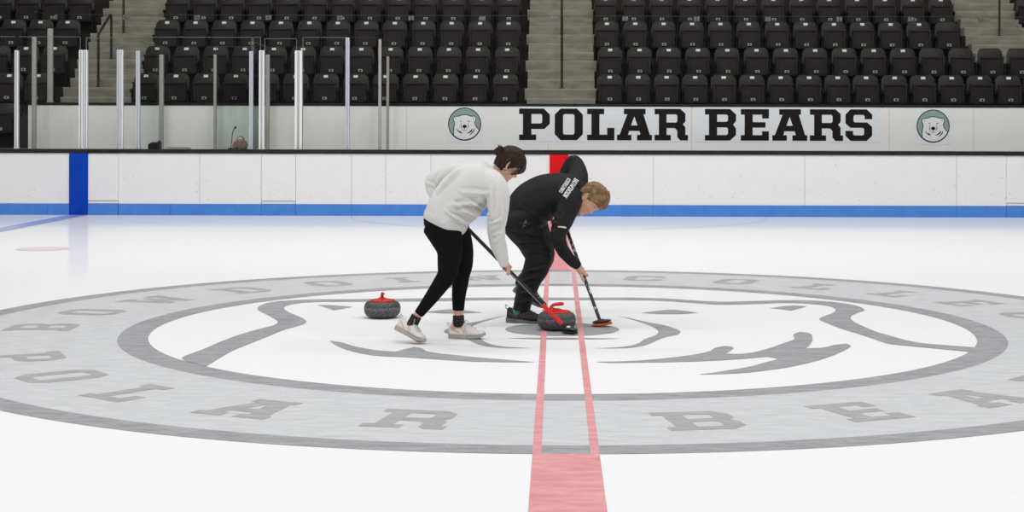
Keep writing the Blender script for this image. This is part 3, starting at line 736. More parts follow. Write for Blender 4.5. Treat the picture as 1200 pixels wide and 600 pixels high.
post(92.3, 97.2, 58.5, FY, 'bright glass post above the deep blue stripe, left of a touching pair', M['alu'])
post(97.8, 102.5, 58.5, FY, 'bright glass post above the deep blue stripe, right of a touching pair', M['alu'])
post(136.6, 139.6, 58.3, FY, 'narrow glass post at the right side of the left gate', M['alu_blue'])
post(140, 144, 58.3, FY, 'bright glass post just right of the left gate', M['alu'])
post(159, 163.6, 59.5, FY, 'bluish glass post between the left gate and the small controller', M['alu_blue'])
post(292, 296.2, 60, FY, 'bluish glass post just right of the plush toy', M['alu_blue'])
post(303.3, 309.8, 59, FY, 'wide bright glass post at the left side of the middle gate', M['alu'])
post(345.3, 354, 59.3, FY, 'widest bright glass post at the right side of the middle gate', M['alu'])
post(404.8, 409.3, 44, FY, 'tall bluish glass post at the corner of the bench glass', M['alu_blue'])
SY = WY - 0.25
post(37.2, 42, 43.5, at(0, 0, 15.0).y, 'dull tall post midway along the far left side glass', M['alu_dull'], z0=0.06)
post(186.4, 191.4, 64, SY, 'dull post near the wall behind the small controller', M['alu_dull'], z0=0.06)
post(250.2, 253.4, 64, SY, 'thin dull post near the wall left of the plush toy', M['alu_dull'], z0=0.06)
post(311, 315.8, 64, SY, 'dull post near the wall behind the middle gate', M['alu_dull'], z0=0.06)
post(443.3, 446.6, 46, BY + 0.3, 'dim tall post where the curved bench glass turns back', M['alu_dull'], z0=0.06)
post(452.8, 455.8, 66, SY, 'thin dim post near the wall beside the curved glass', M['alu_dull'], z0=0.06)
post(55.4, 61.4, 33.5, WY + 0.05, 'tall pale post standing on the left end of the stand wall', M['alu_dull'], z0=1.845)

def fx(px): return at(px, 100, FY).x
zt = 2.89
pane('rink_glass', (fx(-60), FY + 0.02), (fx(17), FY + 0.02), 1.068, zt, 'clear front glass sheet at the left edge of the photo', M['glass'], M['edge'], edges='t')
pane('rink_glass', (fx(21.3), FY + 0.02), (fx(93.8), FY + 0.02), 1.068, zt, 'clear front glass sheet left of the pair of posts above the blue stripe', M['glass'], M['edge'], edges='tr')
pane('rink_glass', (fx(100.5), FY + 0.02), (fx(138.8), FY + 0.02), 1.068, zt - 0.015, 'narrow clear glass sheet above the left gate', M['glass'], M['edge'])
pane('rink_glass', (fx(142.3), FY + 0.02), (fx(295), FY + 0.02), 1.068, zt, 'longest clear front glass sheet before the small desk', M['glass'], M['edge'])
pane('rink_glass', (fx(296.5), FY + 0.02), (fx(305), FY + 0.02), 1.068, zt, 'very narrow clear glass strip right of the plush toy', M['glass'], M['edge'])
pane('rink_glass', (fx(309.8), FY + 0.02), (fx(347.4), FY + 0.02), 1.068, zt - 0.02, 'narrow clear glass sheet above the middle gate', M['glass'], M['edge'])
pane('rink_glass', (fx(354.5), FY + 0.02), (fx(405), FY + 0.02), 1.068, zt, 'clear front glass sheet between the widest post and the bench corner', M['glass'], M['edge'], edges='tl')
# curved corner
t = thing('curved_rink_glass', 'curved clear glass sheet turning back at the bench corner', 'glass panel', (fx(409), FY, 1.068))
xa, xb = fx(409.3), at(445, 100, BY + 0.3).x
path = [(xa, FY + 0.02), (xa + (xb - xa) * 0.45, FY + 0.03), (xa + (xb - xa) * 0.8, FY + 0.09), (xb, BY + 0.3), (xb + 0.005, BY + 1.0), (xb + 0.01, SY)]
path = [(p[0], p[1]) for p in catmull(path, 5)]
bm = bmesh.new(); be = bmesh.new()
def wallstrip(b, z0, z1, th):
    rows = []
    for i, p in enumerate(path):
        a_, c_ = path[max(0, i - 1)], path[min(len(path) - 1, i + 1)]
        d = Vector((c_[0] - a_[0], c_[1] - a_[1], 0)).normalized(); n_ = Vector((-d.y, d.x, 0)) * th / 2
        q = Vector((p[0], p[1], 0))
        zz = z1
        rows.append([b.verts.new(q + n_ + Vector((0, 0, z0))), b.verts.new(q + n_ + Vector((0, 0, zz))), b.verts.new(q - n_ + Vector((0, 0, zz))), b.verts.new(q - n_ + Vector((0, 0, z0)))])
    for r0, r1 in zip(rows, rows[1:]):
        for k in range(4): b.faces.new((r0[k], r0[(k + 1) % 4], r1[(k + 1) % 4], r1[k]))
    b.faces.new(rows[0]); b.faces.new(rows[-1][::-1])
wallstrip(bm, 1.068, zt, 0.012); wallstrip(be, zt - 0.004, zt + 0.001, 0.014)
bm_obj('sheet', bm, M['glass'], t, smooth=False, origin=t.location); bm_obj('polished_edge', be, M['edge_far'], t, origin=t.location)
# side sheets running back to the stand wall
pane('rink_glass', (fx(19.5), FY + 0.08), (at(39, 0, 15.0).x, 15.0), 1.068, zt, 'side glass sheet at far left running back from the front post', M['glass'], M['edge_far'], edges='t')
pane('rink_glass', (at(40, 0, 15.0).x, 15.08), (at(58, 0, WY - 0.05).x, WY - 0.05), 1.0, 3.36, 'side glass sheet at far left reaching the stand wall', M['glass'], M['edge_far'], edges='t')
pane('rink_glass', (fx(163), FY + 0.06), (at(187.5, 0, SY).x, SY), 1.068, 2.82, 'green side glass sheet left of the desk', M['glass_green'], M['edge'], edges='t')
pane('rink_glass', (fx(295), FY + 0.06), (at(313, 0, SY).x, SY), 1.068, 2.82, 'green side glass sheet right of the desk', M['glass_green'], M['edge'], edges='t')
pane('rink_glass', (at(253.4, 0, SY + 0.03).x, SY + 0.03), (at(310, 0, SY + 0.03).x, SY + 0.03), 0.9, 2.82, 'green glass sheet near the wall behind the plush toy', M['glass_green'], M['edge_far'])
# low side boards under the side glass
for px, px2, lab in ((20, 58, 'far left side board of the penalty box'), (161, 189, 'side board left of the desk'), (294, 313, 'side board right of the desk')):
    a = Vector((fx(px), BY + 0.16, 0.06)); b = Vector((at(px2, 0, SY).x, WY, 0.06))
    bm = bmesh.new(); d = (b - a); L = d.length; d.normalize(); n_ = Vector((-d.y, d.x, 0))
    T = Matrix(((d.x, n_.x, 0, a.x), (d.y, n_.y, 0, a.y), (0, 0, 1, 0), (0, 0, 0, 1)))
    add_box(bm, (0, -0.03, 0.06), (L, 0.03, 1.0), T=T)
    o = bm_obj('wall_side', bm, M['wall']); tag(o, lab, 'wall', kind='structure')
# spectator glass on top of the stand wall
GY = WY + 0.1
for k in range(14):
    xa, xb = at(63.8 + 83.6 * k, 60, GY).x, at(63.8 + 83.6 * (k + 1), 60, GY).x
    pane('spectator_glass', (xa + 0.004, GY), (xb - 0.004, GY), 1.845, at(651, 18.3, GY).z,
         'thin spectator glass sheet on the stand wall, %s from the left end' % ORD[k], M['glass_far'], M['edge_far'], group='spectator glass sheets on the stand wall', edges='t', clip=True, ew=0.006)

# ------------------------------------------------------------------ the little desk behind the boards
DX = at(225, 170, 14.75).x
t = thing('scorer_desk', 'low desk behind the boards, mostly hidden', 'desk', (DX, 14.75, 0.06))
bm = bmesh.new(); add_box(bm, (-0.95, -0.22, 0.955), (0.95, 0.3, 0.995), bevel=0.006); bm_obj('desk_top', bm, M['dark'], t)
for sx in (-0.85, 0.85):
    for sy in (-0.18, 0.24):
        bm = bmesh.new(); add_box(bm, (sx - 0.025, sy - 0.025, 0), (sx + 0.025, sy + 0.025, 0.96)); bm_obj('leg', bm, M['dark'], t)
DZ = 1.055; DY = 14.6
c = at(181.5, 172, DY)
t = thing('scoreboard_controller', 'small dark sloped controller box behind the glass left of the keyboard', 'controller', (c.x, DY, DZ))
bm = bmesh.new()
vs = [(-0.09, -0.1, 0), (0.09, -0.1, 0), (0.09, 0.1, 0), (-0.09, 0.1, 0), (-0.09, -0.1, 0.09), (0.09, -0.1, 0.10), (0.09, 0.1, 0.13), (-0.09, 0.1, 0.12)]
V = [bm.verts.new(v) for v in vs]
for f in ((0, 3, 2, 1), (4, 5, 6, 7), (0, 1, 5, 4), (1, 2, 6, 5), (2, 3, 7, 6), (3, 0, 4, 7)): bm.faces.new([V[i] for i in f])
bmesh.ops.bevel(bm, geom=bm.edges[:], offset=0.008, segments=2, affect='EDGES')
bm_obj('case', bm, M['cap'], t)
bm = bmesh.new(); add_box(bm, (0.05, -0.02, 0.10), (0.085, 0.06, 0.145), bevel=0.005); bm_obj('switch_box', bm, M['dark'], t)
c = at(207.5, 175, DY)
t = thing('keyboard', 'flat pale grey keyboard panel on the desk behind the boards', 'keyboard', (c.x, DY, DZ))
bm = bmesh.new(); add_box(bm, (-0.21, -0.09, 0), (0.21, 0.09, 0.03), bevel=0.008); bm_obj('base', bm, M['alu_dull'], t)
bm = bmesh.new()
for i in range(10):
    for j in range(3): add_box(bm, (-0.18 + i * 0.037, -0.06 + j * 0.045, 0.028), (-0.15 + i * 0.037, -0.025 + j * 0.045, 0.036))
o = bm_obj('keys', bm, M['dark'], t)
c0 = at(270.5, 177, DY)
t = thing('gooseneck_microphone', 'thin dark gooseneck microphone left of the plush toy', 'microphone', (c0.x, DY, DZ))
pts = [Vector((0, 0, 0.0)), at(270.6, 172, DY) - Vector(t.location), at(272, 160, DY) - Vector(t.location), at(273, 154, DY) - Vector(t.location), at(275, 150.5, DY) - Vector(t.location)]
bm = bmesh.new(); tube(bm, [(p, 0.006, 0.006) for p in pts], n=8); bm_obj('stem', bm, M['dark'], t, smooth=True)
bm = bmesh.new(); tube(bm, [(pts[-1], 0.013, 0.013), (pts[-1] + Vector((0.02, 0, 0.025)), 0.016, 0.016)], n=10); bm_obj('capsule', bm, M['dark'], t, smooth=True)
bm = bmesh.new(); add_lathe(bm, [(0.05, 0.0), (0.05, 0.02), (0.02, 0.03)], 20); bm_obj('base', bm, M['dark'], t)
c0 = at(282, 177, DY)
t = thing('plush_toy', 'brown plush animal with a pale face on the desk behind the glass', 'plush toy', (c0.x, DY, DZ))
bm = bmesh.new()
tube(bm, [(Vector((0, 0, 0.01)), 0.10, 0.085), (Vector((0, 0, 0.06)), 0.105, 0.09), (Vector((0, 0, 0.13)), 0.08, 0.07)], ref=(1, 0, 0), n=18)
for s in (-1, 1):
    tube(bm, [(Vector((s * 0.07, -0.02, 0.12)), 0.03, 0.03), (Vector((s * 0.10, -0.05, 0.07)), 0.028, 0.028), (Vector((s * 0.085, -0.09, 0.03)), 0.026, 0.026)], n=12)
    tube(bm, [(Vector((s * 0.05, -0.05, 0.04)), 0.035, 0.035), (Vector((s * 0.075, -0.14, 0.036)), 0.032, 0.032)], n=12)
bm_obj('body', bm, M['toy'], t, smooth=True)
bm = bmesh.new(); add_ball(bm, (0, -0.01, 0.176), (0.062, 0.052, 0.05), 18); bm_obj('head', bm, M['toy'], t, smooth=True)
bm = bmesh.new(); add_ball(bm, (0, -0.042, 0.172), (0.046, 0.027, 0.036), 16); bm_obj('face', bm, M['toy_face'], t, smooth=True)
bm = bmesh.new()
for s in (-1, 1): add_ball(bm, (s * 0.018, -0.066, 0.178), 0.007, 8)
add_ball(bm, (0, -0.070, 0.165), 0.008, 8); bm_obj('eyes_and_nose', bm, M['dark'], t)
c0 = at(319, 176, DY + 0.4)

# ================================================================== CURLING STONES
def stone(c, ang, label):
    t = thing('curling_stone', label, 'curling stone', (c[0], c[1], 0.003), 'curling stones'); t.rotation_euler = (0, 0, ang)
    R1 = 0.1405
    prof = [(0.062, 0.0), (0.066, 0.0), (0.075, 0.004), (0.100, 0.006), (0.120, 0.014), (0.133, 0.030), (0.139, 0.048), (0.1395, 0.060)]
    prof += [(0.1395, 0.082), (0.138, 0.092), (0.131, 0.108), (0.118, 0.121), (0.104, 0.1265), (0.098, 0.1265)]
    bm = bmesh.new(); add_lathe(bm, prof[:], 64); bm_obj('granite_body', bm, M['stone'], t, smooth=True)
    bm = bmesh.new(); add_lathe(bm, [(0.1385, 0.058), (0.1405, 0.0605), (0.1405, 0.0815), (0.1385, 0.084)], 64); bm_obj('striking_band', bm, M['band'], t, smooth=True)
    bm = bmesh.new(); add_lathe(bm, [(0.098, 0.124), (0.1, 0.131), (0.094, 0.136), (0.06, 0.141), (0.034, 0.147), (0.024, 0.152)], 48); bm_obj('handle_disc', bm, M['handle'], t, smooth=True)
    bm = bmesh.new()
    tube(bm, [(Vector((-0.034, 0, 0.142)), 0.024, 0.028), (Vector((-0.040, 0, 0.156)), 0.014, 0.016), (Vector((-0.036, 0, 0.170)), 0.0115, 0.0125), (Vector((-0.020, 0, 0.180)), 0.0115, 0.0115), (Vector((0.004, 0, 0.1835)), 0.0135, 0.0125), (Vector((0.032, 0, 0.185)), 0.0150, 0.0130), (Vector((0.046, 0, 0.1855)), 0.0135, 0.012)], n=18)
    bm_obj('handle', bm, M['handle'], t, smooth=True)
    return t
def ice_at(x, y):
    p = at(x, y, 0); r = (p - CAM); k = -CAM.z / r.z
    return CAM + r * k
a = ice_at(448, 374.5); a.y += 0.12; a.x = at(448, 370, a.y).x
stone((a.x, a.y), math.radians(-80), 'grey granite curling stone with a red handle, alone at left behind the woman')
b = ice_at(652.3, 389.0); b.y += 0.12; b.x = at(652.3, 380, b.y).x
stone((b.x, b.y), math.radians(12), 'grey granite curling stone with a red handle, between the two broom heads')

# ================================================================== PEOPLE
def fuse(bm, voxel, smooth=4, factor=0.5):
    """join overlapping closed shapes into one continuous skin"""
    bmesh.ops.recalc_face_normals(bm, faces=bm.faces)
    me = bpy.data.meshes.new('raw'); bm.to_mesh(me); bm.free()
    o = bpy.data.objects.new('raw', me); COL.objects.link(o)
    r = o.modifiers.new('r', 'REMESH'); r.mode = 'VOXEL'; r.voxel_size = voxel; r.use_smooth_shade = True
    if smooth:
        s = o.modifiers.new('s', 'SMOOTH'); s.factor = factor; s.iterations = smooth
    bpy.context.view_layer.update()
    dg = bpy.context.evaluated_depsgraph_get()
    out = bpy.data.meshes.new_from_object(o.evaluated_get(dg), depsgraph=dg)
    bpy.data.objects.remove(o); bpy.data.meshes.remove(me)
    out.polygons.foreach_set('use_smooth', [True] * len(out.polygons))
    return out

def get_co(me):
    a = np.empty(len(me.vertices) * 3); me.vertices.foreach_get('co', a); return a.reshape(-1, 3)
def get_no(me):
    a = np.empty(len(me.vertices) * 3); me.vertex_normals.foreach_get('vector', a); return a.reshape(-1, 3)
def set_co(me, co):
    me.vertices.foreach_set('co', co.reshape(-1)); me.update()

def wrinkle(me, folds=(), amp=0.004, scale=9.0, stretch=(1, 1, 1), seed=0.0, near=None):
    """cloth folds: noise plus ridges along image-side segments ((p, q, width, height))"""
    co, no = get_co(me), get_no(me)
    d = np.zeros(len(co))
    st = Vector(stretch) * scale
    off = Vector((seed, seed * 1.7, seed * 0.3))
    for i, c in enumerate(co):
        d[i] = noise.noise(Vector((c[0] * st.x, c[1] * st.y, c[2] * st.z)) + off) * amp
    for a, b, w, h in folds:
        a, b = np.array(a), np.array(b)
        ab = b - a; L = np.dot(ab, ab) + 1e-9
        t = np.clip(((co - a) @ ab) / L, 0, 1)
        q = co - (a + t[:, None] * ab)
        dist = np.sqrt(q[:, 0] ** 2 + q[:, 2] ** 2)
        m = h * np.exp(-(dist / w) ** 2) * np.sin(np.clip(t, 0.02, 0.98) * PI) ** 0.5
        m -= 0.5 * h * np.exp(-((dist - 1.9 * w) / w) ** 2) * np.sin(np.clip(t, 0.02, 0.98) * PI) ** 0.5
        if near is not None: m *= np.clip((near - co[:, 1]) / 0.08, 0, 1)
        d += m
    set_co(me, co + no * d[:, None])

def paint(me, col):
    ca = me.color_attributes.new('Col', 'FLOAT_COLOR', 'POINT')
    ca.data.foreach_set('color', np.concatenate([col, np.ones((len(col), 1))], axis=1).reshape(-1))

def frame(fwd, up):
    f = Vector(fwd).normalized(); u = Vector(up); u = (u - f * u.dot(f)).normalized(); l = u.cross(f)
    return Matrix(((f.x, l.x, u.x), (f.y, l.y, u.y), (f.z, l.z, u.z)))

# ---- head: profile tables in metres, x forward, y left, z up, origin between the ears
HZ = [-0.118, -0.110, -0.098, -0.085, -0.070, -0.055, -0.038, -0.020, 0.000, 0.018, 0.034, 0.055, 0.078, 0.098, 0.112, 0.121, 0.125]
HF = [0.058, 0.074, 0.083, 0.084, 0.0815, 0.0835, 0.083, 0.081, 0.080, 0.083, 0.088, 0.088, 0.080, 0.062, 0.040, 0.018, -0.006]
HB = [0.030, 0.010, -0.020, -0.045, -0.060, -0.070, -0.079, -0.087, -0.094, -0.099, -0.102, -0.101, -0.092, -0.073, -0.052, -0.030, -0.010]
HWD = [0.014, 0.026, 0.037, 0.046, 0.053, 0.058, 0.062, 0.066, 0.069, 0.0715, 0.073, 0.073, 0.068, 0.054, 0.038, 0.019, 0.002]
def head_surface(z, th):
    f, b, w = np.interp(z, HZ, HF), np.interp(z, HZ, HB), np.interp(z, HZ, HWD)
    xc = (f + b) / 2 + 0.006
    c, s = math.cos(th), math.sin(th)
    ax = (f - xc) if c > 0 else (xc - b)
    p = 0.86
    x = xc + ax * math.copysign(abs(c) ** p, c); y = w * math.copysign(abs(s) ** 0.95, s)
    if c > 0:
        g = lambda v, s_: math.exp(-(v / s_) ** 2)
        # nose
        if z > -0.034: nz = np.interp(z, [-0.034, -0.027, -0.018, 0.0, 0.018, 0.03], [0.012, 0.027, 0.025, 0.013, 0.005, 0])
        else: nz = np.interp(z, [-0.042, -0.034], [0, 0.012])
        nw = np.interp(z, [-0.036, -0.022, 0.0, 0.03], [0.016, 0.0145, 0.009, 0.008])
        x += nz * g(y, nw)
        # sockets, brows, lips, chin, cheekbones
        x -= 0.0085 * g(abs(y) - 0.031, 0.014) * g(z - 0.006, 0.011)
        x += 0.0035 * g(abs(y) - 0.030, 0.022) * g(z - 0.028, 0.008)
        x += 0.0055 * g(y, 0.019) * (g(z + 0.0535, 0.0045) + g(z + 0.066, 0.005))
        x -= 0.0035 * g(y, 0.024) * g(z + 0.0595, 0.0025)
        x -= 0.003 * g(y, 0.02) * g(z + 0.078, 0.005)
        x += 0.005 * g(y, 0.018) * g(z + 0.1, 0.011)
        x += 0.004 * g(abs(y) - 0.045, 0.016) * g(z + 0.016, 0.016)
    return Vector((x, y, z))

def head_shell(bm, T, off=None, nz=64, nt=72, sc=1.0):
    """closed head mesh; off(z, th) is an outward offset (for hair)"""
    rings = []
    for i in range(nz + 1):
        u = i / nz
        z = -0.118 + 0.2425 * (0.5 - 0.5 * math.cos(PI * u)) if True else 0
        ring = []
        for k in range(nt):
            th = 2 * PI * k / nt
            p = head_surface(z, th)
            if off:
                e = off(z, th, p)
                c = Vector((-0.006, 0, 0.012))
                p = p + (p - c).normalized() * e
            ring.append(bm.verts.new(T @ (p * sc)))
        rings.append(ring)
    for r0, r1 in zip(rings, rings[1:]):
        for k in range(nt): bm.faces.new((r0[k], r0[(k + 1) % nt], r1[(k + 1) % nt], r1[k]))
    bm.faces.new(rings[0][::-1]); bm.faces.new(rings[-1])

def ears(bm, T, sc=1.0):
    for s in (-1, 1):
        pts = []
        for k in range(15):
            a = -0.6 * PI + 1.75 * PI * k / 14
            pts.append((T @ (Vector((-0.012 - 0.0165 * math.cos(a) * 0.9 - 0.004 * math.sin(a), s * (0.0725 + 0.012 * (0.5 + 0.5 * math.cos(a))), -0.004 + 0.030 * math.sin(a))) * sc), 0.0048 * sc, 0.0048 * sc))
        tube(bm, pts, n=8, sub=1)
        R3 = T.to_3x3()
        add_ball(bm, T @ (Vector((-0.010, s * 0.0735, -0.006)) * sc), (0.0145 * sc, 0.0085 * sc, 0.026 * sc), 14, T=R3)
        add_ball(bm, T @ (Vector((-0.004, s * 0.073, -0.030)) * sc), (0.008 * sc, 0.006 * sc, 0.009 * sc), 10, T=R3)

def hand(bm, wrist, S, a, p, r, sgn=1, index_dir=None, size=1.0):
    """hand closed round a shaft: S point on the shaft, a shaft axis (thumb side), p from shaft to palm"""
    a = Vector(a).normalized(); p = Vector(p); p = (p - a * p.dot(a)).normalized(); q = a.cross(p) * sgn
    S = Vector(S); wrist = Vector(wrist)
    cyl = lambda th, rad, o: S + a * o + (p * math.cos(th) + q * math.sin(th)) * rad
    kn = cyl(0.15, r + 0.017 * size, 0.0)
    mid = wrist.lerp(kn, 0.5) + (p * 0.004)
    back = cyl(-0.5, r + 0.016 * size, 0.004)
    tube(bm, [(wrist, 0.026 * size, 0.020 * size), (mid, 0.034 * size, 0.017 * size), (kn.lerp(back, 0.3), 0.039 * size, 0.0155 * size), (kn, 0.036 * size, 0.012 * size)], ref=a, n=16, sub=4)
    for o, fr, L in ((0.030, 0.0088, 3.6), (0.010, 0.0092, 3.9), (-0.010, 0.0088, 3.7), (-0.029, 0.0078, 3.2)):
        o *= size; fr *= size
        if index_dir is not None and o > 0.02:
            d = Vector(index_dir).normalized()
            k0 = cyl(0.25, r + 0.014, o)
            tube(bm, [(k0, fr * 1.1, fr * 1.1), (k0 + d * 0.03 + p * 0.002, fr * 1.05, fr), (k0 + d * 0.058, fr, fr * 0.95), (k0 + d * 0.082, fr * 0.85, fr * 0.8)], n=10, sub=3)
            continue
        st = []
        for k in range(7):
            th = 0.15 + (L - 0.15) * k / 6
            st.append((cyl(th, r + fr * (1.25 if k < 2 else 1.0), o), fr * (1.1 - 0.045 * k), fr * (1.1 - 0.045 * k)))
        tube(bm, st, n=10, sub=3)
    t0 = wrist.lerp(back, 0.55) + a * 0.022 * size
    st = [(t0, 0.0135 * size, 0.0135 * size)]
    for k, th in enumerate((-0.7, -1.3, -1.9)):
        st.append((cyl(th, r + 0.0105 * size, (0.040 + 0.006 * k) * size), (0.0118 - 0.001 * k) * size, (0.0118 - 0.001 * k) * size))
    tube(bm, st, n=10, sub=3)

def V_(L):
    """stations given as (photo x, photo y, world Y, radius across depth, radius in the picture plane)"""
    return [(at(s[0], s[1], s[2]), s[3], s[4] if len(s) > 4 else s[3]) for s in L]

def shoe(T, L, mu, ms, ml, parent, origin, accent=None, width=0.094, hs=1.0):
    """sneaker: x toe-ward, z up, sole at z=0; T local->world"""
    hw = lambda t: width / 2 * np.interp(t, [0, 0.08, 0.22, 0.45, 0.62, 0.78, 0.9, 0.97, 1.0], [0.35, 0.62, 0.74, 0.72, 0.92, 1.0, 0.86, 0.55, 0.22])
    ht = lambda t: np.interp(t, [0, 0.05, 0.15, 0.3, 0.42, 0.55, 0.7, 0.85, 0.95, 1.0], [0.085, 0.098, 0.092, 0.090, 0.108, 0.092, 0.072, 0.056, 0.045, 0.030])
    ht0 = ht; ht = lambda t: ht0(t) * hs
    toe = lambda t: 0.016 * max(0, (t - 0.72) / 0.28) ** 2
    bm = bmesh.new(); N = 26; n = 20; rings = []
    for i in range(N + 1):
        t = i / N; w, h = hw(t), ht(t); z0 = 0.016 + toe(t); ring = []
        for k in range(n):
            a = 2 * PI * k / n
            y = w * math.copysign(abs(math.cos(a)) ** 0.75, math.cos(a)); s = math.sin(a)
            z = z0 + (h - 0.016) * (0.36 + 0.64 * s if s > 0 else 0.36 + 0.36 * s)
            y *= 1 - 0.42 * max(0, s) ** 1.5
            ring.append(bm.verts.new(T @ Vector((t * L, y, z))))
        rings.append(ring)
    for r0, r1 in zip(rings, rings[1:]):
        for k in range(n): bm.faces.new((r0[k], r0[(k + 1) % n], r1[(k + 1) % n], r1[k]))
    bm.faces.new(rings[0][::-1]); bm.faces.new(rings[-1])
    up = bm_obj('shoe', bm, mu, parent, smooth=True, origin=origin)
    bm = bmesh.new(); rings = []
    for i in range(N + 1):
        t = i / N; w = hw(t) + 0.004; z0 = toe(t) * 1.3; th = np.interp(t, [0, 0.3, 0.6, 1], [0.031, 0.027, 0.019, 0.015])
        x = t * (L + 0.008) - 0.004
        ring = [bm.verts.new(T @ Vector((x, y, z))) for y, z in ((-w * 0.94, z0), (w * 0.94, z0), (w, z0 + 0.006), (w * 1.0, z0 + th), (w * 0.9, z0 + th + 0.003), (-w * 0.9, z0 + th + 0.003), (-w, z0 + th), (-w, z0 + 0.006))]
        rings.append(ring)
    for r0, r1 in zip(rings, rings[1:]):
        for k in range(8): bm.faces.new((r0[k], r0[(k + 1) % 8], r1[(k + 1) % 8], r1[k]))
    bm.faces.new(rings[0][::-1]); bm.faces.new(rings[-1])
    bm_obj('sole', bm, ms, up, False, origin)
    bm = bmesh.new()
    for k in range(5):
        t = 0.42 + 0.075 * k; w = hw(t) * 0.62; z = ht(t) + 0.002
        tube(bm, [(T @ Vector((t * L, -w, z - 0.012)), 0.0028, 0.0028), (T @ Vector(((t + 0.02) * L, 0, z + 0.002)), 0.0028, 0.0028), (T @ Vector((t * L, w, z - 0.012)), 0.0028, 0.0028)], n=6, sub=3)
    for s in (-1, 1):
        q = [Vector((0.43 * L, 0, 0.11 * hs)), Vector((0.46 * L, s * 0.02, 0.124 * hs)), Vector((0.52 * L, s * 0.034, 0.108 * hs)), Vector((0.48 * L, s * 0.02, 0.10 * hs))]
        tube(bm, [(T @ v, 0.0024, 0.0024) for v in q], n=6, sub=3)
    bm_obj('laces', bm, ml, up, True, origin)
    bm = bmesh.new()
    q = [Vector((0.0, 0, 0.082 * hs)), Vector((-0.014, 0, 0.098 * hs)), Vector((-0.010, 0, 0.112 * hs)), Vector((0.006, 0, 0.100 * hs))]
    tube(bm, [(T @ v, 0.006, 0.0022) for v in q], ref=T.to_3x3() @ Vector((0, 1, 0)), n=8, sub=4); bm_obj('heel_tab', bm, ml, up, True, origin)
    if accent:
        bm = bmesh.new()
        for s in (-1, 1):
            for x0, x1, z0, z1, w in ((0.07, 0.30, 0.074, 0.044, 0.007), (0.36, 0.44, 0.088, 0.045, 0.006), (0.45, 0.50, 0.080, 0.045, 0.005)):
                st = []
                for j in range(7):
                    f = j / 6; t = x0 + (x1 - x0) * f; z = z0 + (z1 - z0) * f
                    h = ht(t); zz = (z - 0.016 - toe(t)) / (h - 0.016); sn = (zz - 0.36) / 0.64 if zz > 0.36 else (zz - 0.36) / 0.36
                    sn = max(-1, min(1, sn)); cs = math.sqrt(1 - sn * sn)
                    y = hw(t) * cs ** 0.75 * (1 - 0.42 * max(0, sn) ** 1.5) + 0.0012
                    st.append((T @ Vector((t * L, s * y, z)), w * 0.5, 0.0016))
                tube(bm, st, ref=T.to_3x3() @ Vector((0, 0, 1)), n=8, sub=2)
        bm_obj('side_stripes', bm, accent, up, True, origin)
    return up

def foot_T(heel, toe, roll_up=(0, 0, 1)):
    f = (Vector(toe) - Vector(heel)).normalized(); R = frame(f, roll_up).to_4x4()
    return Matrix.Translation(Vector(heel)) @ R

def child(name, me, material, parent, origin):
    me.materials.clear()
    for m in (material if isinstance(material, (list, tuple)) else [material]): me.materials.append(m)
    me.transform(Matrix.Translation(-Vector(origin)))
    o = bpy.data.objects.new(name, me); return link(o, parent)

M['skin_w'] = vcol_mat('woman_skin', 0.5, 0.12)
M['skin_m'] = vcol_mat('man_skin', 0.5, 0.12)
M['sweat'] = pmat('heather_white_fleece', srgb(232, 231, 227), srgb(221, 220, 216), 0.95, 160, spec=0.15, bump=0.12, bscale=220, sheen=0.2)
M['rib'] = pmat('white_ribbed_knit', srgb(230, 229, 225), srgb(212, 211, 207), 0.95, 120, spec=0.15, bump=0.2, bscale=200)
M['legging'] = pmat('black_stretch_fabric', srgb(22, 20, 20), srgb(18, 16, 16), 0.8, 30, spec=0.1)
M['jacket'] = pmat('black_softshell', srgb(40, 41, 40), srgb(34, 35, 34), 0.65, 40, spec=0.15, bump=0.05, bscale=200)
M['trouser'] = pmat('black_nylon', srgb(36, 34, 33), srgb(29, 27, 27), 0.6, 30, spec=0.18)
M['shoe_w'] = pmat('white_shoe_leather', srgb(232, 228, 226), srgb(222, 217, 214), 0.5, 20)
M['sole_w'] = pmat('grey_tan_sole', srgb(190, 182, 175), srgb(160, 150, 142), 0.7, 9)
M['accent_w'] = pmat('peach_trim', srgb(226, 172, 148), srgb(214, 160, 136), 0.6, 20)
M['lace_w'] = pmat('cream_lace', srgb(214, 202, 192), srgb(200, 188, 178), 0.8, 20)
M['shoe_m'] = pmat('charcoal_mesh', srgb(52, 51, 52), srgb(34, 33, 34), 0.8, 90, lo=0.45, hi=0.55)
M['sole_m'] = pmat('grey_foam_sole', srgb(112, 112, 112), srgb(92, 92, 92), 0.7, 20)
M['accent_m'] = pmat('orange_trim', srgb(150, 66, 44), srgb(120, 54, 38), 0.6, 20)
M['sock_w'] = pmat('black_patterned_sock', srgb(26, 25, 25), srgb(74, 70, 66), 0.9, 45, lo=0.5, hi=0.66, stretch=(1, 1, 2))
M['sock_m'] = pmat('teal_sock', srgb(74, 142, 146), srgb(52, 110, 118), 0.9, 40)
M['hair_w'] = pmat('dark_brown_hair', srgb(62, 42, 33), srgb(30, 20, 16), 0.5, 26, stretch=(1, 1, 1), spec=0.22, bump=0.25, bscale=60)
M['hair_m'] = pmat('light_brown_hair', srgb(160, 130, 98), srgb(104, 79, 55), 0.6, 30, spec=0.2, bump=0.25, bscale=90, lo=0.35, hi=0.65)
M['eye'] = pmat('eye', srgb(230, 226, 222), srgb(220, 214, 210), 0.2, 20)
M['silver'] = pmat('silver', srgb(220, 220, 222), srgb(200, 200, 204), 0.2, 20, metal=0.9)
M['watch'] = pmat('blue_grey_strap', srgb(70, 92, 116), srgb(52, 70, 92), 0.5, 20)
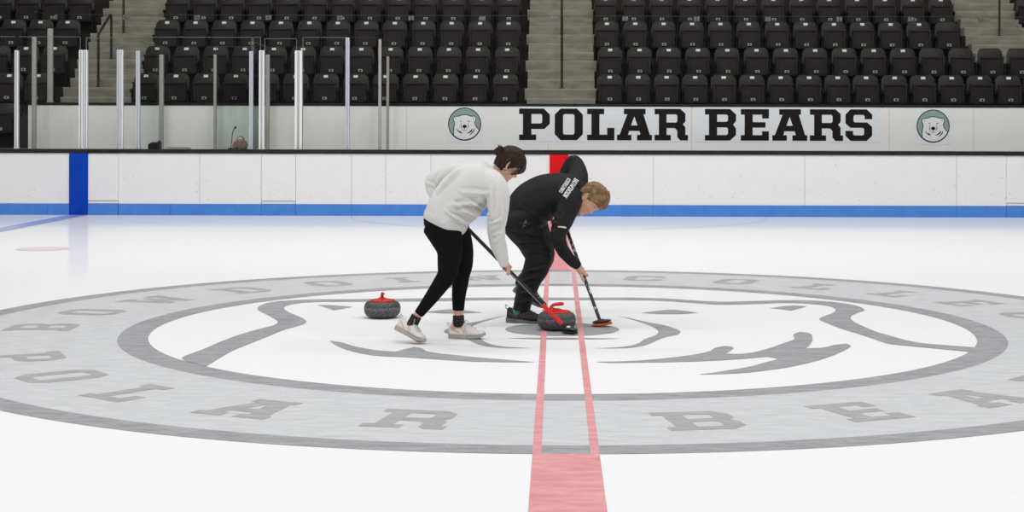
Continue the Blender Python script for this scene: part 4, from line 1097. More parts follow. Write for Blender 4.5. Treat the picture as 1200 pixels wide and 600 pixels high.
M['lining'] = pmat('grey_mesh_lining', srgb(104, 103, 102), srgb(78, 77, 76), 0.8, 60)
M['shaft'] = pmat('black_carbon', srgb(34, 31, 32), srgb(24, 22, 23), 0.3, 12)
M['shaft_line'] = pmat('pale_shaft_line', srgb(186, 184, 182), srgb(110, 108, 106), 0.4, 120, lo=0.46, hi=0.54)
M['shaft_speck'] = pmat('black_white_graphic_shaft', srgb(26, 25, 26), srgb(206, 204, 204), 0.35, 38, lo=0.59, hi=0.63, stretch=(1, 1, 0.45))
M['broom_red'] = pmat('red_shaft_sleeve', srgb(240, 52, 50), srgb(228, 44, 42), 0.3, 20)
M['broom_green'] = pmat('dark_green_broom_head', srgb(34, 62, 56), srgb(22, 46, 42), 0.45, 30)
M['broom_white'] = pmat('cream_connector', srgb(232, 226, 214), srgb(216, 208, 196), 0.4, 20)
M['broom_navy'] = pmat('navy_broom_head', srgb(34, 40, 52), srgb(24, 28, 38), 0.4, 20)
M['broom_orange'] = pmat('orange_broom_pad', srgb(226, 98, 40), srgb(210, 86, 34), 0.6, 30)
M['print_white'] = pmat('white_chest_print', srgb(238, 240, 240), srgb(226, 230, 230), 0.6, 20)

def colour_body(me, T, sc, base, lip, brow, flush, hand_pts):
    co = get_co(me); Ti = T.inverted()
    h = np.array([(Ti @ Vector(c)) for c in co]) / sc
    col = np.tile(np.array(base[:3]), (len(co), 1))
    def blend(mask, c): 
        nonlocal col
        col = col * (1 - mask[:, None]) + np.array(c[:3]) * mask[:, None]
    x, y, z = h[:, 0], h[:, 1], h[:, 2]
    inhead = (np.abs(z) < 0.14) & (np.abs(y) < 0.1) & (np.abs(x) < 0.13)
    fr = inhead & (x > 0.03)
    g = lambda v, s: np.exp(-(v / s) ** 2)
    blend(np.where(fr, 0.5 * g(np.abs(y) - 0.045, 0.025) * g(z + 0.03, 0.025), 0), flush)
    blend(np.where(fr, 0.6 * g(y, 0.014) * g(z + 0.026, 0.012), 0), flush)
    blend(np.where(inhead, 0.45 * g(np.abs(y) - 0.082, 0.014) * g(z, 0.03), 0), flush)
    blend(np.where(fr, 0.8 * g(y, 0.02) * np.clip(g(z + 0.0595, 0.0095) * 1.3, 0, 1), 0), lip)
    blend(np.where(fr, 0.75 * g(np.abs(y) - 0.033, 0.016) * g(z - 0.027 + 0.15 * np.maximum(0, np.abs(y) - 0.035), 0.0045), 0), brow)
    blend(np.where(fr, 0.75 * g(np.abs(y) - 0.032, 0.012) * g(z + 0.000, 0.0028), 0), brow)
    paint(me, col)

def eyes(T, sc, parent, origin):
    for s in (-1, 1):
        bm = bmesh.new()
        add_ball(bm, T @ (Vector((0.0525, s * 0.031, 0.003)) * sc), 0.0115 * sc, 14)
        bm_obj('eye', bm, M['eye'], parent, smooth=True, origin=origin)

# ------------------------------------------------------------------ brooms (positions first: the hands close on them)
wb_bot, wb_top = at(664, 385.5, -0.42), at(533, 252.5, -0.56)
def on_line(a, b, x):
    """point of the segment whose photo x is nearest to x"""
    best = None
    for k in range(401):
        p = a.lerp(b, k / 400); r = p - CAM; u = XV + F * (p.x - CAM.x) / (p.y - CAM.y)
        if best is None or abs(u - x) < best[0]: best = (abs(u - x), p)
    return best[1]
mb_bot, mb_top = at(703.5, 377, 0.0), at(651, 233, 0.66)

def broom(name, label, bot, top, segs, head_fn, r):
    base = Vector((bot.x, bot.y, 0.0))
    t = thing(name, label, 'broom', base, 'curling brooms')
    ax = (top - bot)
    ref = Vector((0, 1, 0))
    for nm, f0, f1, rr_, m in segs:
        bm = bmesh.new(); tube(bm, [(bot + ax * f0, rr_, rr_), (bot + ax * f1, rr_, rr_)], n=16, sub=1, cap=(0.3, 0.6))
        bm_obj(nm, bm, m, t, smooth=False, origin=base)
    head_fn(t, base)
    return t
def wb_head(t, base):
    c = at(667.3, 389, -0.43); c.z = 0.034
    d = (wb_bot - wb_top).normalized()
    bm = bmesh.new(); tube(bm, [(wb_bot - d * 0.01, 0.012, 0.012), (wb_bot + d * 0.012, 0.017, 0.017), (Vector((c.x - 0.004, c.y - 0.006, 0.046)), 0.019, 0.019)], n=12, sub=3); bm_obj('connector', bm, M['broom_white'], t, smooth=True, origin=base)
    ang = math.radians(-32); R = Matrix.Rotation(ang, 3, 'Z')
    bm = bmesh.new(); tube(bm, [(c + R @ Vector((-0.052, 0, 0.004)), 0.018, 0.010), (c + R @ Vector((-0.02, 0, 0.006)), 0.031, 0.014), (c + R @ Vector((0.02, 0, 0.005)), 0.032, 0.013), (c + R @ Vector((0.055, 0, 0.0)), 0.020, 0.010)], ref=R @ Vector((0, 1, 0)), n=20)
    bm_obj('broom_head', bm, M['broom_green'], t, smooth=True, origin=base)
    bm = bmesh.new(); tube(bm, [(c + R @ Vector((-0.055, 0, -0.016)), 0.022, 0.010), (c + R @ Vector((0.0, 0, -0.018)), 0.035, 0.0125), (c + R @ Vector((0.058, 0, -0.016)), 0.023, 0.010)], ref=R @ Vector((0, 1, 0)), n=20)
    bm_obj('brush_pad', bm, M['dark'], t, smooth=True, origin=base)
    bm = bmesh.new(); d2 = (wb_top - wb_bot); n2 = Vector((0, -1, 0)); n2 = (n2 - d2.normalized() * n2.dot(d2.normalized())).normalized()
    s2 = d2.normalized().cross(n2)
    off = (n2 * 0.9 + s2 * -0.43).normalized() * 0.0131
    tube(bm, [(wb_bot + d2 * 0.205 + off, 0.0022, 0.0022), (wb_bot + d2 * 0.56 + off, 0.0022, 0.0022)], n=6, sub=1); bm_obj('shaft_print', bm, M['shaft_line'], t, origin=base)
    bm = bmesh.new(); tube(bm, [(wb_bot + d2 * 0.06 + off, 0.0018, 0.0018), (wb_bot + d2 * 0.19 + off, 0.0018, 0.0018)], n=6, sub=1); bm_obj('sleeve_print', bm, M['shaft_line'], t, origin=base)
broom('curling_broom', 'black curling broom with a red lower sleeve and dark green head, in the woman\'s hands', wb_bot, wb_top,
      [('shaft', 0.2, 1.0, 0.0135, M['shaft']), ('red_sleeve', 0.045, 0.215, 0.0155, M['broom_red']), ('ferrule', 0.0, 0.05, 0.014, M['dark'])], wb_head, 0.0135)
def mb_head(t, base):
    c = at(705.5, 379, -0.01); c.z = 0.034
    ang = math.radians(10); R = Matrix.Rotation(ang, 3, 'Z') @ Matrix.Rotation(math.radians(-6), 3, 'Y')
    bm = bmesh.new()
    tube(bm, [(c + R @ Vector((-0.068, 0, 0.008)), 0.018, 0.006), (c + R @ Vector((-0.035, 0, 0.010)), 0.033, 0.010), (c + R @ Vector((0.03, 0, 0.010)), 0.034, 0.010), (c + R @ Vector((0.066, 0, 0.008)), 0.018, 0.006)], ref=R @ Vector((0, 1, 0)), n=20)
    tube(bm, [(c + R @ Vector((-0.02, 0, 0.012)), 0.022, 0.010), (c + R @ Vector((0.012, 0, 0.014)), 0.02, 0.012)], ref=R @ Vector((0, 1, 0)), n=16)
    bm_obj('broom_head', bm, M['broom_navy'], t, smooth=True, origin=base)
    bm = bmesh.new(); tube(bm, [(c + R @ Vector((-0.072, 0, -0.012)), 0.020, 0.009), (c + R @ Vector((-0.035, 0, -0.012)), 0.036, 0.012), (c + R @ Vector((0.035, 0, -0.012)), 0.036, 0.012), (c + R @ Vector((0.070, 0, -0.012)), 0.020, 0.009)], ref=R @ Vector((0, 1, 0)), n=20)
    bm_obj('brush_pad', bm, M['broom_orange'], t, smooth=True, origin=base)
broom('curling_broom', 'black and white patterned curling broom with an orange padded head, in the man\'s hands', mb_bot, mb_top,
      [('shaft', 0.0, 1.0, 0.0128, M['shaft_speck'])], mb_head, 0.0128)

# ------------------------------------------------------------------ the woman
def woman():
    org = Vector((at(515, 395, -0.78).x, -0.78, 0.0))
    sc = 0.96
    hc = at(596.2, 193.2, -0.76)
    Th = Matrix.Translation(hc) @ frame((0.66, 0.20, -0.72), (0.74, 0.05, 0.67)).to_4x4()
    hp = on_line(wb_bot, wb_top, 591.5); ax = (wb_bot - wb_top).normalized()
    far_hp = on_line(wb_bot, wb_top, 538.5)
    wrist = at(590.6, 306.5, -0.60)
    fwrist = at(530, 247, -0.50)
    # ---- one continuous body
    bm = bmesh.new()
    head_shell(bm, Th, sc=sc); ears(bm, Th, sc)
    nb = Th @ (Vector((-0.034, 0, -0.035)) * sc)
    tube(bm, [(at(571, 210, -0.77), 0.085, 0.07), (at(579, 205.5, -0.765), 0.056, 0.058), (at(585.5, 201.5, -0.762), 0.050, 0.055), (nb, 0.047, 0.052)], n=24)
    tube(bm, V_([(524, 252, -.77, .13, .095), (529, 244, -.77, .14, .11), (541, 232, -.77, .15, .115), (556, 219, -.77, .165, .115), (570, 211, -.77, .13, .085)]), n=24)
    tube(bm, V_([(576, 211, -.88, .06), (582, 224, -.93, .055), (583, 242, -.92, .048), (581, 266, -.86, .043), (584, 284, -.76, .039), (588, 298, -.66, .031)]) + [(wrist, 0.025, 0.022)], n=16)
    tube(bm, V_([(562, 209, -.64, .06), (540, 205, -.57, .052), (506, 212, -.50, .032), (512, 230, -.50, .032), (523, 242, -.50, .028)]) + [(fwrist, 0.025, 0.022)], n=16)
    hand(bm, wrist, hp, ax, (-0.15, -0.75, 0.75), 0.0135, sgn=-1, size=1.12)
    hand(bm, fwrist, far_hp, ax, (-0.2, 0.8, 0.6), 0.0135, sgn=1, size=0.95)
    near = V_([(519, 264, -.85, .09, .09), (527, 290, -.87, .078, .08), (526, 308, -.87, .068, .068), (523.5, 324, -.87, .056, .056), (508, 345, -.88, .050, .048), (496, 361, -.89, .034), (489.5, 369, -.89, .029), (485.5, 377, -.89, .030)])
    far = V_([(528, 266, -.69, .085), (541, 290, -.68, .075), (543.5, 312, -.67, .054), (539, 335, -.66, .048), (537.5, 352, -.66, .038), (537, 364, -.66, .033), (537.5, 374, -.66, .033)])
    tube(bm, near, n=18); tube(bm, far, n=18)
    tube(bm, V_([(485.5, 377, -.89, .030), (480, 384, -.90, .032), (488, 395, -.91, .028), (493, 399, -.915, .018)]), n=12)
    tube(bm, V_([(537.5, 374, -.66, .032), (532, 388, -.66, .03), (548, 389, -.67, .03), (564, 390.5, -.675, .02)]), n=12)
    me = fuse(bm, 0.0042, 3)
    colour_body(me, Th, sc, srgb(222, 176, 152), srgb(196, 120, 112), srgb(70, 50, 42), srgb(224, 158, 138), None)
    me.transform(Matrix.Translation(-org)); me.materials.append(M['skin_w'])
    body = bpy.data.objects.new('person', me); body.location = org; link(body)
    tag(body, 'woman bending over her broom in a white sweatshirt, black leggings and white sneakers', 'person')
    eyes(Th, sc, body, org)
    # ---- sweatshirt
    bm = bmesh.new()
    tube(bm, V_([(523, 256.5, -.77, .195, .152), (527, 247.5, -.77, .205, .166), (537, 234.5, -.77, .205, .176), (551, 221, -.77, .21, .172), (565, 211.5, -.77, .205, .145), (574, 207.5, -.77, .155, .112), (580, 204.8, -.77, .085, .075)]), n=36, cap=(0.05, 0.1))
    tube(bm, V_([(568, 212, -.84, .095, .095), (579, 217, -.91, .09, .09), (583.5, 230, -.935, .082, .08), (583.8, 246, -.92, .076, .075), (581.5, 265, -.87, .068, .068), (583, 280, -.785, .060, .060), (586, 293, -.705, .052, .052), (589, 302, -.645, .043, .042), (590.3, 307.5, -.61, .036, .034)]), n=22, cap=(0.4, 0.15))
    tube(bm, V_([(566, 210, -.68, .10, .095), (549, 204.5, -.60, .088, .082), (529, 203.5, -.55, .075, .072), (511, 209, -.515, .064, .060), (506.5, 216, -.505, .056, .054), (512, 230, -.505, .054, .052), (523, 244, -.50, .044, .042), (529, 250, -.50, .035, .034)]), n=22, cap=(0.4, 0.15))
    me = fuse(bm, 0.0065, 5)
    P = lambda x, y: at(x, y, -0.9)
    folds = [(P(570, 251), P(538, 246), .014, .012), (P(569, 247), P(548, 232), .012, .008), (P(556, 262), P(528, 251), .012, .010), (P(549, 263), P(522, 246), .011, .007),
             (P(541, 196), P(512, 226), .012, .007), (P(575, 226), P(540, 224), .016, .008), (P(566, 236), P(528, 240), .014, .008), (P(556, 250), P(530, 236), .012, .007),
             (P(572, 262), P(588, 256), .010, .008), (P(574, 276), P(590, 268), .010, .008), (P(578, 288), P(592, 282), .009, .007), (P(582, 299), P(594, 295), .008, .006),
             (P(577, 216), P(577, 258), .010, .006), (P(591, 240), P(586, 275), .010, .005)]
    folds = [(a, b, w * 0.8, h * 3.4) for a, b, w, h in folds]
    wrinkle(me, folds, 0.0, 6, near=-0.80)
    wrinkle(me, [], 0.006, 6, (1.2, 1, 1.2), 3.1)
    wrinkle(me, [], 0.003, 15, (1.4, 1, 0.8), 7.7)
    farf = [(at(500, 214, -.5), at(514, 219, -.5), .010, .010), (at(520, 202, -.5), at(508, 221, -.5), .012, .010), (at(538, 198, -.5), at(518, 222, -.5), .012, .008)]
    wrinkle(me, farf, 0.0, 7)
    child('sweatshirt', me, M['sweat'], body, org)
    # hem, cuffs and neckband of ribbed knit
    bm = bmesh.new(); tube(bm, V_([(519.5, 264.5, -.77, .188, .150), (521.7, 259.5, -.77, .203, .160), (523.8, 254.5, -.77, .203, .160)]), n=40, cap=(0.05, 0.05))
    me = fuse(bm, 0.005, 2); child('hem_band', me, M['rib'], body, org)
    bm = bmesh.new(); tube(bm, V_([(589.2, 303, -.64, .0395, .038), (590.6, 309, -.602, .034, .0325)]), n=24, sub=2, cap=(0.1, 0.1)); bm_obj('cuff', bm, M['rib'], body, True, org)
    bm = bmesh.new(); tube(bm, V_([(526.5, 247.5, -.50, .039, .037), (531, 252, -.50, .033, .032)]), n=24, sub=2, cap=(0.1, 0.1)); bm_obj('cuff', bm, M['rib'], body, True, org)
    bm = bmesh.new()
    c0 = at(580.3, 205, -.77); tdir = (at(585.5, 201.5, -.765) - at(574, 207.5, -.77)).normalized()
    e1 = Vector((0, 1, 0)); e1 = (e1 - tdir * e1.dot(tdir)).normalized(); e2 = tdir.cross(e1)
    ring = [(c0 + e1 * (0.080 * math.cos(k * PI / 16)) + e2 * (0.072 * math.sin(k * PI / 16)), 0.010, 0.010) for k in range(33)]
    tube(bm, ring, n=8, sub=1, cap=(0, 0)); bm_obj('neckband', bm, M['rib'], body, True, org)
    # ---- leggings
    bm = bmesh.new()
    grow = lambda L, g: [(p, a + g, b + g) for p, a, b in L]
    tube(bm, V_([(517.3, 262, -.77, .168, .130), (521, 255, -.77, .165, .128)]), n=28, cap=(0.8, 0.3))
    n2 = V_([(517.5, 264, -.835, .110, .132), (523.5, 280, -.862, .100, .110), (527, 294, -.87, .088, .09), (526, 308, -.87, .078, .080), (524, 322, -.87, .066, .068), (516, 334, -.875, .060, .058), (507.5, 346, -.88, .056, .051), (497, 360, -.89, .042, .040), (490.5, 368, -.89, .035, .035)])
    f2 = V_([(530, 264, -.69, .115, .115), (541, 290, -.68, .082, .082), (543.5, 310, -.67, .064, .064), (541, 322, -.665, .058, .058), (539, 335, -.66, .056, .055), (537.5, 350, -.66, .047, .047), (537, 363.5, -.66, .041, .041)])
    tube(bm, n2, n=24, cap=(0.5, 0.1)); tube(bm, f2, n=24, cap=(0.5, 0.1))
    me = fuse(bm, 0.006, 4); wrinkle(me, [(P(524, 330), P(512, 322), .008, .003)], 0.002, 10, (1, 1, 1), 1)
    child('leggings', me, M['legging'], body, org)
    # ---- socks and shoes
    bm = bmesh.new(); tube(bm, V_([(488.2, 370.5, -.89, .036), (485, 376.5, -.89, .037), (481.5, 383, -.895, .039)]), n=20, cap=(0.1, 0.4)); bm_obj('sock', bm, M['sock_w'], body, True, org)
    bm = bmesh.new(); tube(bm, V_([(537.2, 369.5, -.66, .039), (537.3, 374, -.66, .040), (537, 381, -.66, .042)]), n=20, cap=(0.1, 0.4)); bm_obj('sock', bm, M['sock_w'], body, True, org)
    T = foot_T(at(463.6, 386.5, -.865), at(494.5, 402.3, -.965), (0.35, 0.1, 0.93))
    shoe(T, 0.238, M['shoe_w'], M['sole_w'], M['lace_w'], body, org, M['accent_w'], 0.096)
    T = foot_T(at(526.8, 396.6, -.655), at(566.5, 396.2, -.69), (0, 0, 1))
    shoe(T, 0.252, M['shoe_w'], M['sole_w'], M['lace_w'], body, org, M['accent_w'], 0.096)
    # ---- hair: cap gathered back into a bun, loose fringe
    def off(z, th, p):
        c = math.cos(th); front = max(0, c)
        line = 0.060 - 0.075 * (1 - front) ** 1.2 - (0.055 if c < 0.15 else 0) * min(1, (0.15 - c) * 2)
        e = (z - line) / 0.012
        m = max(0.0, min(1.0, e))
        st = 0.0018 * math.sin(26 * th + 40 * z) + 0.0025 * noise.noise(Vector((th * 6, z * 20, 1)))
        return -0.012 * (1 - m) + m * (0.014 + 0.006 * max(0, -c) + st)
    bm = bmesh.new(); head_shell(bm, Th, off, 56, 96, sc)
    me = fuse(bm, 0.003, 2); 
    R3 = Th.to_3x3()
    bm2 = bmesh.new(); bm2.from_mesh(me)
    L = lambda *v: Th @ (Vector(v) * sc)
    def lock(pts, r0, r1):
        n = len(pts); tube(bm2, [(L(*p), r0 + (r1 - r0) * i / (n - 1), (r0 + (r1 - r0) * i / (n - 1)) * 0.6) for i, p in enumerate(pts)], n=8, sub=4)
    rr2 = random.Random(5)
    for s in (-1, 1):
        for k in range(7):
            y0 = s * (0.012 + 0.009 * k)
            lock([(0.068 - 0.004 * k, y0 * 0.6, 0.098), (0.098 - 0.004 * k, y0 * 0.95, 0.070 - 0.003 * k), (0.108 - 0.006 * k, y0 * 1.08, 0.040 - 0.006 * k), (0.099 - 0.008 * k, y0 * 1.10, 0.012 - 0.008 * k)], 0.013, 0.006)
        lock([(0.045, s * 0.070, 0.05), (0.055, s * 0.078, 0.01), (0.045, s * 0.077, -0.03), (0.030, s * 0.071, -0.062)], 0.006, 0.002)
        lock([(0.02, s * 0.074, 0.05), (0.022, s * 0.080, 0.02), (0.018, s * 0.080, -0.005)], 0.008, 0.004)
        for k in range(6):
            lock([(0.05 - 0.015 * k, s * 0.05, 0.10 - 0.004 * k), (0.0 - 0.012 * k, s * (0.074 - 0.003 * k), 0.075 - 0.018 * k), (-0.065, s * 0.062, 0.055 - 0.02 * k), (-0.098, s * 0.03, 0.068 - 0.012 * k)], 0.010, 0.007)
    lock([(-0.07, 0, -0.045), (-0.085, 0.01, -0.06), (-0.075, 0.02, -0.08)], 0.006, 0.002)
    me2 = bpy.data.meshes.new('hair'); bm2.to_mesh(me2); bm2.free(); me2.polygons.foreach_set('use_smooth', [True] * len(me2.polygons))
    child('hair', me2, M['hair_w'], body, org)
    bm = bmesh.new()
    bc = Vector((-0.119, 0, 0.018))
    for k in range(11):
        a = k * 2 * PI / 11; pts = []
        for j in range(6):
            b_ = a + j * 0.75; rad = 0.030 - 0.002 * (j % 3)
            tl = rr2.uniform(-0.5, 0.5)
            pts.append((L(*(bc + Vector((0.022 * math.sin(b_ * 2 + tl) , rad * math.cos(b_), rad * math.sin(b_))))), 0.0125, 0.010))
        tube(bm, pts, n=8, sub=3)
    add_ball(bm, L(*bc), 0.034, 16)
    for k in range(7):
        d = Vector((rr2.uniform(-1, 0.2), rr2.uniform(-1, 1), rr2.uniform(-0.2, 1))).normalized()
        tube(bm, [(L(*(bc + d * 0.03)), 0.004, 0.004), (L(*(bc + d * 0.045 + Vector((-0.004, 0.004, 0)))), 0.002, 0.002)], n=6, sub=2)
    bm_obj('hair_bun', bm, M['hair_w'], body, True, org)
    bm = bmesh.new()
    e = L(-0.006, -0.081, -0.046)
    for k in range(1):
        pts = [(e + Vector((0.013 * math.sin(t * PI / 8), 0, 0.013 * math.cos(t * PI / 8))), 0.0028, 0.0028) for t in range(17)]
        tube(bm, pts, n=8, sub=1, cap=(0, 0))
    bm_obj('earring', bm, M['silver'], body, True, org)
woman()

# ------------------------------------------------------------------ the man
def man():
    org = Vector((at(625, 380, 0.38).x, 0.38, 0.0))
    sc = 1.06
    hc = at(690.0, 234.5, 0.27)
    Th = Matrix.Translation(hc) @ frame((0.37, -0.28, -0.90), (0.92, -0.10, 0.38)).to_4x4()
    hp = on_line(mb_bot, mb_top, 681.3); ax = (mb_bot - mb_top).normalized()
    far_hp = on_line(mb_bot, mb_top, 657.0)
    wrist = at(676.2, 310.5, hp.y - 0.045)
    fwrist = at(655.5, 226, 0.70)
    bm = bmesh.new()
    head_shell(bm, Th, sc=sc); ears(bm, Th, sc)
    nb = Th @ (Vector((-0.036, 0, -0.04)) * sc)
    tube(bm, [(at(669, 229, .36), 0.10, 0.08), (at(678, 231, .33), 0.066, 0.066), (nb, 0.056, 0.060)], n=24)
    tube(bm, V_([(612, 256, .38, .155, .125), (622, 243, .38, .15, .125), (640, 231, .38, .17, .125), (658, 227, .375, .185, .13), (672, 228, .37, .16, .11)]), n=24)
    tube(bm, V_([(669, 232, .21, .066), (662, 252, .16, .058), (656, 274, .115, .050), (660, 292, .14, .044), (669, 304, .19, .034)]) + [(wrist, 0.030, 0.025)], n=16)
    tube(bm, V_([(674, 222, .55, .066), (675, 203, .66, .056), (671, 191, .735, .034), (664, 203, .73, .036), (659, 216, .71, .030)]) + [(fwrist, 0.029, 0.024)], n=16)
    hand(bm, wrist, hp, ax, (-0.35, -0.93, 0.1), 0.0128, sgn=1, index_dir=ax + Vector((0.02, -0.05, 0)), size=1.28)
    hand(bm, fwrist, far_hp, ax, (-0.3, 0.9, 0.2), 0.0128, sgn=-1, size=1.08)
    tube(bm, V_([(613, 262, .29, .13), (623, 284, .25, .092), (631, 303, .22, .068), (622, 328, .225, .058), (613, 350, .24, .046), (609.5, 361, .245, .042), (607, 370, .245, .04)]), n=18)
    tube(bm, V_([(622, 258, .49, .13), (633, 284, .56, .09), (638, 304, .62, .066), (622, 322, .70, .056), (613, 332, .76, .040), (610, 338, .77, .036)]), n=18)
    tube(bm, V_([(607, 370, .245, .038), (602, 374, .245, .036), (618, 374, .235, .034), (630, 376, .225, .022)]), n=12)
    tube(bm, V_([(610, 338, .77, .036), (610, 342, .77, .032), (622, 351, .755, .034), (634, 357.5, .745, .022)]), n=12)
    me = fuse(bm, 0.0042, 3)
    colour_body(me, Th, sc, srgb(224, 178, 152), srgb(196, 112, 104), srgb(146, 112, 84), srgb(222, 146, 128), None)
    me.transform(Matrix.Translation(-org)); me.materials.append(M['skin_m'])
    body = bpy.data.objects.new('person', me); body.location = org; link(body)
    tag(body, 'light-haired man bending forward in a black jacket, sweeping beside the curling stone', 'person')
    eyes(Th, sc, body, org)
    # ---- jacket
    bm = bmesh.new()
    tube(bm, V_([(616, 253, .38, .190, .168), (624, 240, .38, .195, .178), (638, 231, .38, .205, .170), (653, 227, .378, .215, .162), (666, 226.5, .372, .205, .145), (676, 229, .36, .150, .115), (683.5, 231.5, .34, .085, .085)]), n=36, cap=(0.05, 0.1))
    tube(bm, V_([(666, 230, .23, .105, .105), (667, 238, .19, .095, .092), (661.5, 254, .15, .083, .080), (655, 270, .115, .072, .066), (655.5, 282, .105, .062, .056), (661, 295, .145, .054, .048), (670, 305.5, .19, .043, .039), (675, 310, .215, .038, .035)]), n=22, cap=(0.4, 0.15))
    tube(bm, V_([(672, 222, .50, .11, .10), (677, 208, .62, .090, .084), (675.5, 195, .72, .070, .066), (670.5, 190, .745, .058, .056), (665, 200, .735, .055, .054), (660, 213, .72, .048, .046), (657, 222, .705, .038, .036)]), n=22, cap=(0.4, 0.15))
    me = fuse(bm, 0.0065, 5)
    P = lambda x, y: at(x, y, 0.2)
    folds = [(P(658, 264), P(632, 252), .014, .010), (P(655, 258), P(640, 236), .013, .007), (P(645, 272), P(660, 266), .010, .008), (P(647, 284), P(662, 278), .009, .007), (P(652, 292), P(663, 287), .008, .006),
             (P(664, 246), P(654, 262), .012, .007), (P(640, 260), P(606, 240), .013, .006)]
    wrinkle(me, folds, 0.006, 7, (1.2, 1, 1.2), 9.2)
    jk = me
    bvh = BVHTree.FromPolygons([v.co.copy() for v in me.vertices], [tuple(p.vertices) for p in me.polygons])
    jo = child('jacket', me, M['jacket'], body, org)
    # lettering printed on the jacket's back, following the cloth
    def print_on(name, text, p0, p1, hpx, material, lift=0.003, parent=jo):
        """p0->p1 baseline from first to last letter in the photo, letters rising to the right of travel"""
        total = sum(G[c][0] + 3 for c in text) - 3
        p0, p1 = Vector(p0), Vector(p1); d = (p1 - p0); n = Vector((-d.y, d.x)).normalized() * hpx
        if n.x < 0: n = -n
        x = 0; bm = bmesh.new()
        for c in text:
            w, loops = G[c]
            tris_bm = bmesh.new()
            add_poly(tris_bm, loops, lambda u, v: Vector((u, v, 0)))
            bmesh.ops.subdivide_edges(tris_bm, edges=tris_bm.edges[:], cuts=2, use_grid_fill=True)
            mp = {}
            ok = True
            for v in tris_bm.verts:
                q = p0 + d * ((x + v.co.x) / total) + n * (v.co.y / 37)
                tgt = at(q.x, q.y, 0.3); ray = (tgt - CAM).normalized()
                loc, nor, idx, dist = bvh.ray_cast(CAM, ray)
                if loc is None: ok = False; break
                if nor.dot(ray) > 0: nor = -nor
                mp[v] = bm.verts.new(loc + nor * lift)
            if ok:
                for f in tris_bm.faces:
                    try: bm.faces.new([mp[v] for v in f.verts])
                    except ValueError: pass
            tris_bm.free(); x += w + 3
        o = bm_obj(name, bm, material, parent, False, org); up_normals(o, (0, -1, 0.6)); return o
    print_on('printed_lettering', 'BOWDOIN', (673.5, 208.5), (659.5, 229.5), 5.6, M['print_white'])
    print_on('printed_lettering', 'CURLING', (665, 208.5), (654.8, 224.5), 4.6, M['print_white'])
    # pale sleeve tag and collar, hem
    bm = bmesh.new(); g = [[None] * 7 for _ in range(3)]
    for j in range(3):
        for i in range(7):
            q = (653.8 + 9.6 * i / 6, 264.6 + 1.1 * i / 6 + 1.9 * j / 2); ray = (at(q[0], q[1], 0.1) - CAM).normalized()
            loc, nor, idx, dist = bvh.ray_cast(CAM, ray)
            if loc is not None:
                if nor.dot(ray) > 0: nor = -nor
                g[j][i] = bm.verts.new(loc + nor * 0.003)
    for j in range(2):
        for i in range(6):
            q = [g[j][i], g[j][i + 1], g[j + 1][i + 1], g[j + 1][i]]
            if all(q): bm.faces.new(q)
    o = bm_obj('sleeve_tag', bm, M['plate'], jo, False, org); up_normals(o, (0, -1, 0.2))
    bm = bmesh.new()
    tube(bm, [(at(679, 230.3, .35), 0.092, 0.088), (at(684.5, 232.3, .335), 0.078, 0.080), (at(687.5, 233.3, .325), 0.072, 0.075)], n=28, sub=3, cap=(0.05, 0.05)); bm_obj('collar', bm, M['jacket'], jo, True, org)
    bm = bmesh.new(); tube(bm, V_([(674.6, 309.3, .212, .040, .037), (676.6, 311.3, .222, .0375, .035)]), n=24, sub=2, cap=(0.1, 0.1)); bm_obj('cuff', bm, M['jacket'], jo, True, org)
    bm = bmesh.new(); tube(bm, [(wrist.lerp(at(674, 308.5, .21), 0.35), 0.0345, 0.031), (wrist.lerp(at(674, 308.5, .21), -0.05), 0.033, 0.030)], n=24, sub=2, cap=(0.1, 0.1)); bm_obj('wristband', bm, M['watch'], body, True, org)
    # ---- trousers
    bm = bmesh.new()
    tube(bm, V_([(608, 257, .38, .178, .150), (617, 252, .38, .178, .150)]), n=28, cap=(0.7, 0.2))
    tube(bm, V_([(611, 261, .29, .145, .150), (617, 272, .27, .125, .135), (624, 285, .25, .110, .112), (631, 300, .22, .098, .100), (628.5, 314, .22, .092, .097), (620.5, 330, .225, .082, .084), (615, 346, .235, .076, .074), (611.8, 358, .245, .072, .068), (611.3, 363.5, .245, .074, .068)]), n=24, cap=(0.8, 0.1))
    tube(bm, V_([(620, 259, .48, .14, .14), (633, 284, .56, .105, .10), (637, 302, .62, .085, .085), (624, 320, .70, .076, .074), (615, 329, .75, .070, .066), (611.5, 335.5, .765, .066, .062)]), n=24, cap=(0.8, 0.1))
    me = fuse(bm, 0.0065, 4)
    folds = [(P(600, 268), P(632, 276), .013, .010), (P(606, 281), P(640, 284), .013, .009), (P(614, 292), P(645, 296), .012, .008), (P(613, 318), P(640, 312), .012, .010), (P(609, 330), P(632, 322), .011, .009), (P(606, 345), P(626, 338), .011, .009), (P(603, 356), P(622, 350), .010, .008),
             (P(636, 264), P(610, 262), .014, .008)]
    folds = [(a, b, w * 0.9, h * 1.8) for a, b, w, h in folds]
    wrinkle(me, folds, 0.007, 8, (1, 1, 1), 5.5)
    tb = BVHTree.FromPolygons([v.co.copy() for v in me.vertices], [tuple(q.vertices) for q in me.polygons])
    tr = child('trousers', me, M['trouser'], body, org)
    bm = bmesh.new(); vs = []
    for q in ((611.5, 267.0), (613.5, 262.0), (616.0, 257.2), (617.8, 260.5), (616.5, 265.0)):
        ray = (at(q[0], q[1], 0.2) - CAM).normalized(); loc, nor, idx, dist = tb.ray_cast(CAM, ray)
        vs.append(bm.verts.new(loc - ray * 0.004))
    bm.faces.new(vs); o = bm_obj('pocket_lining', bm, M['lining'], tr, False, org); up_normals(o, (0, -1, 0.2))
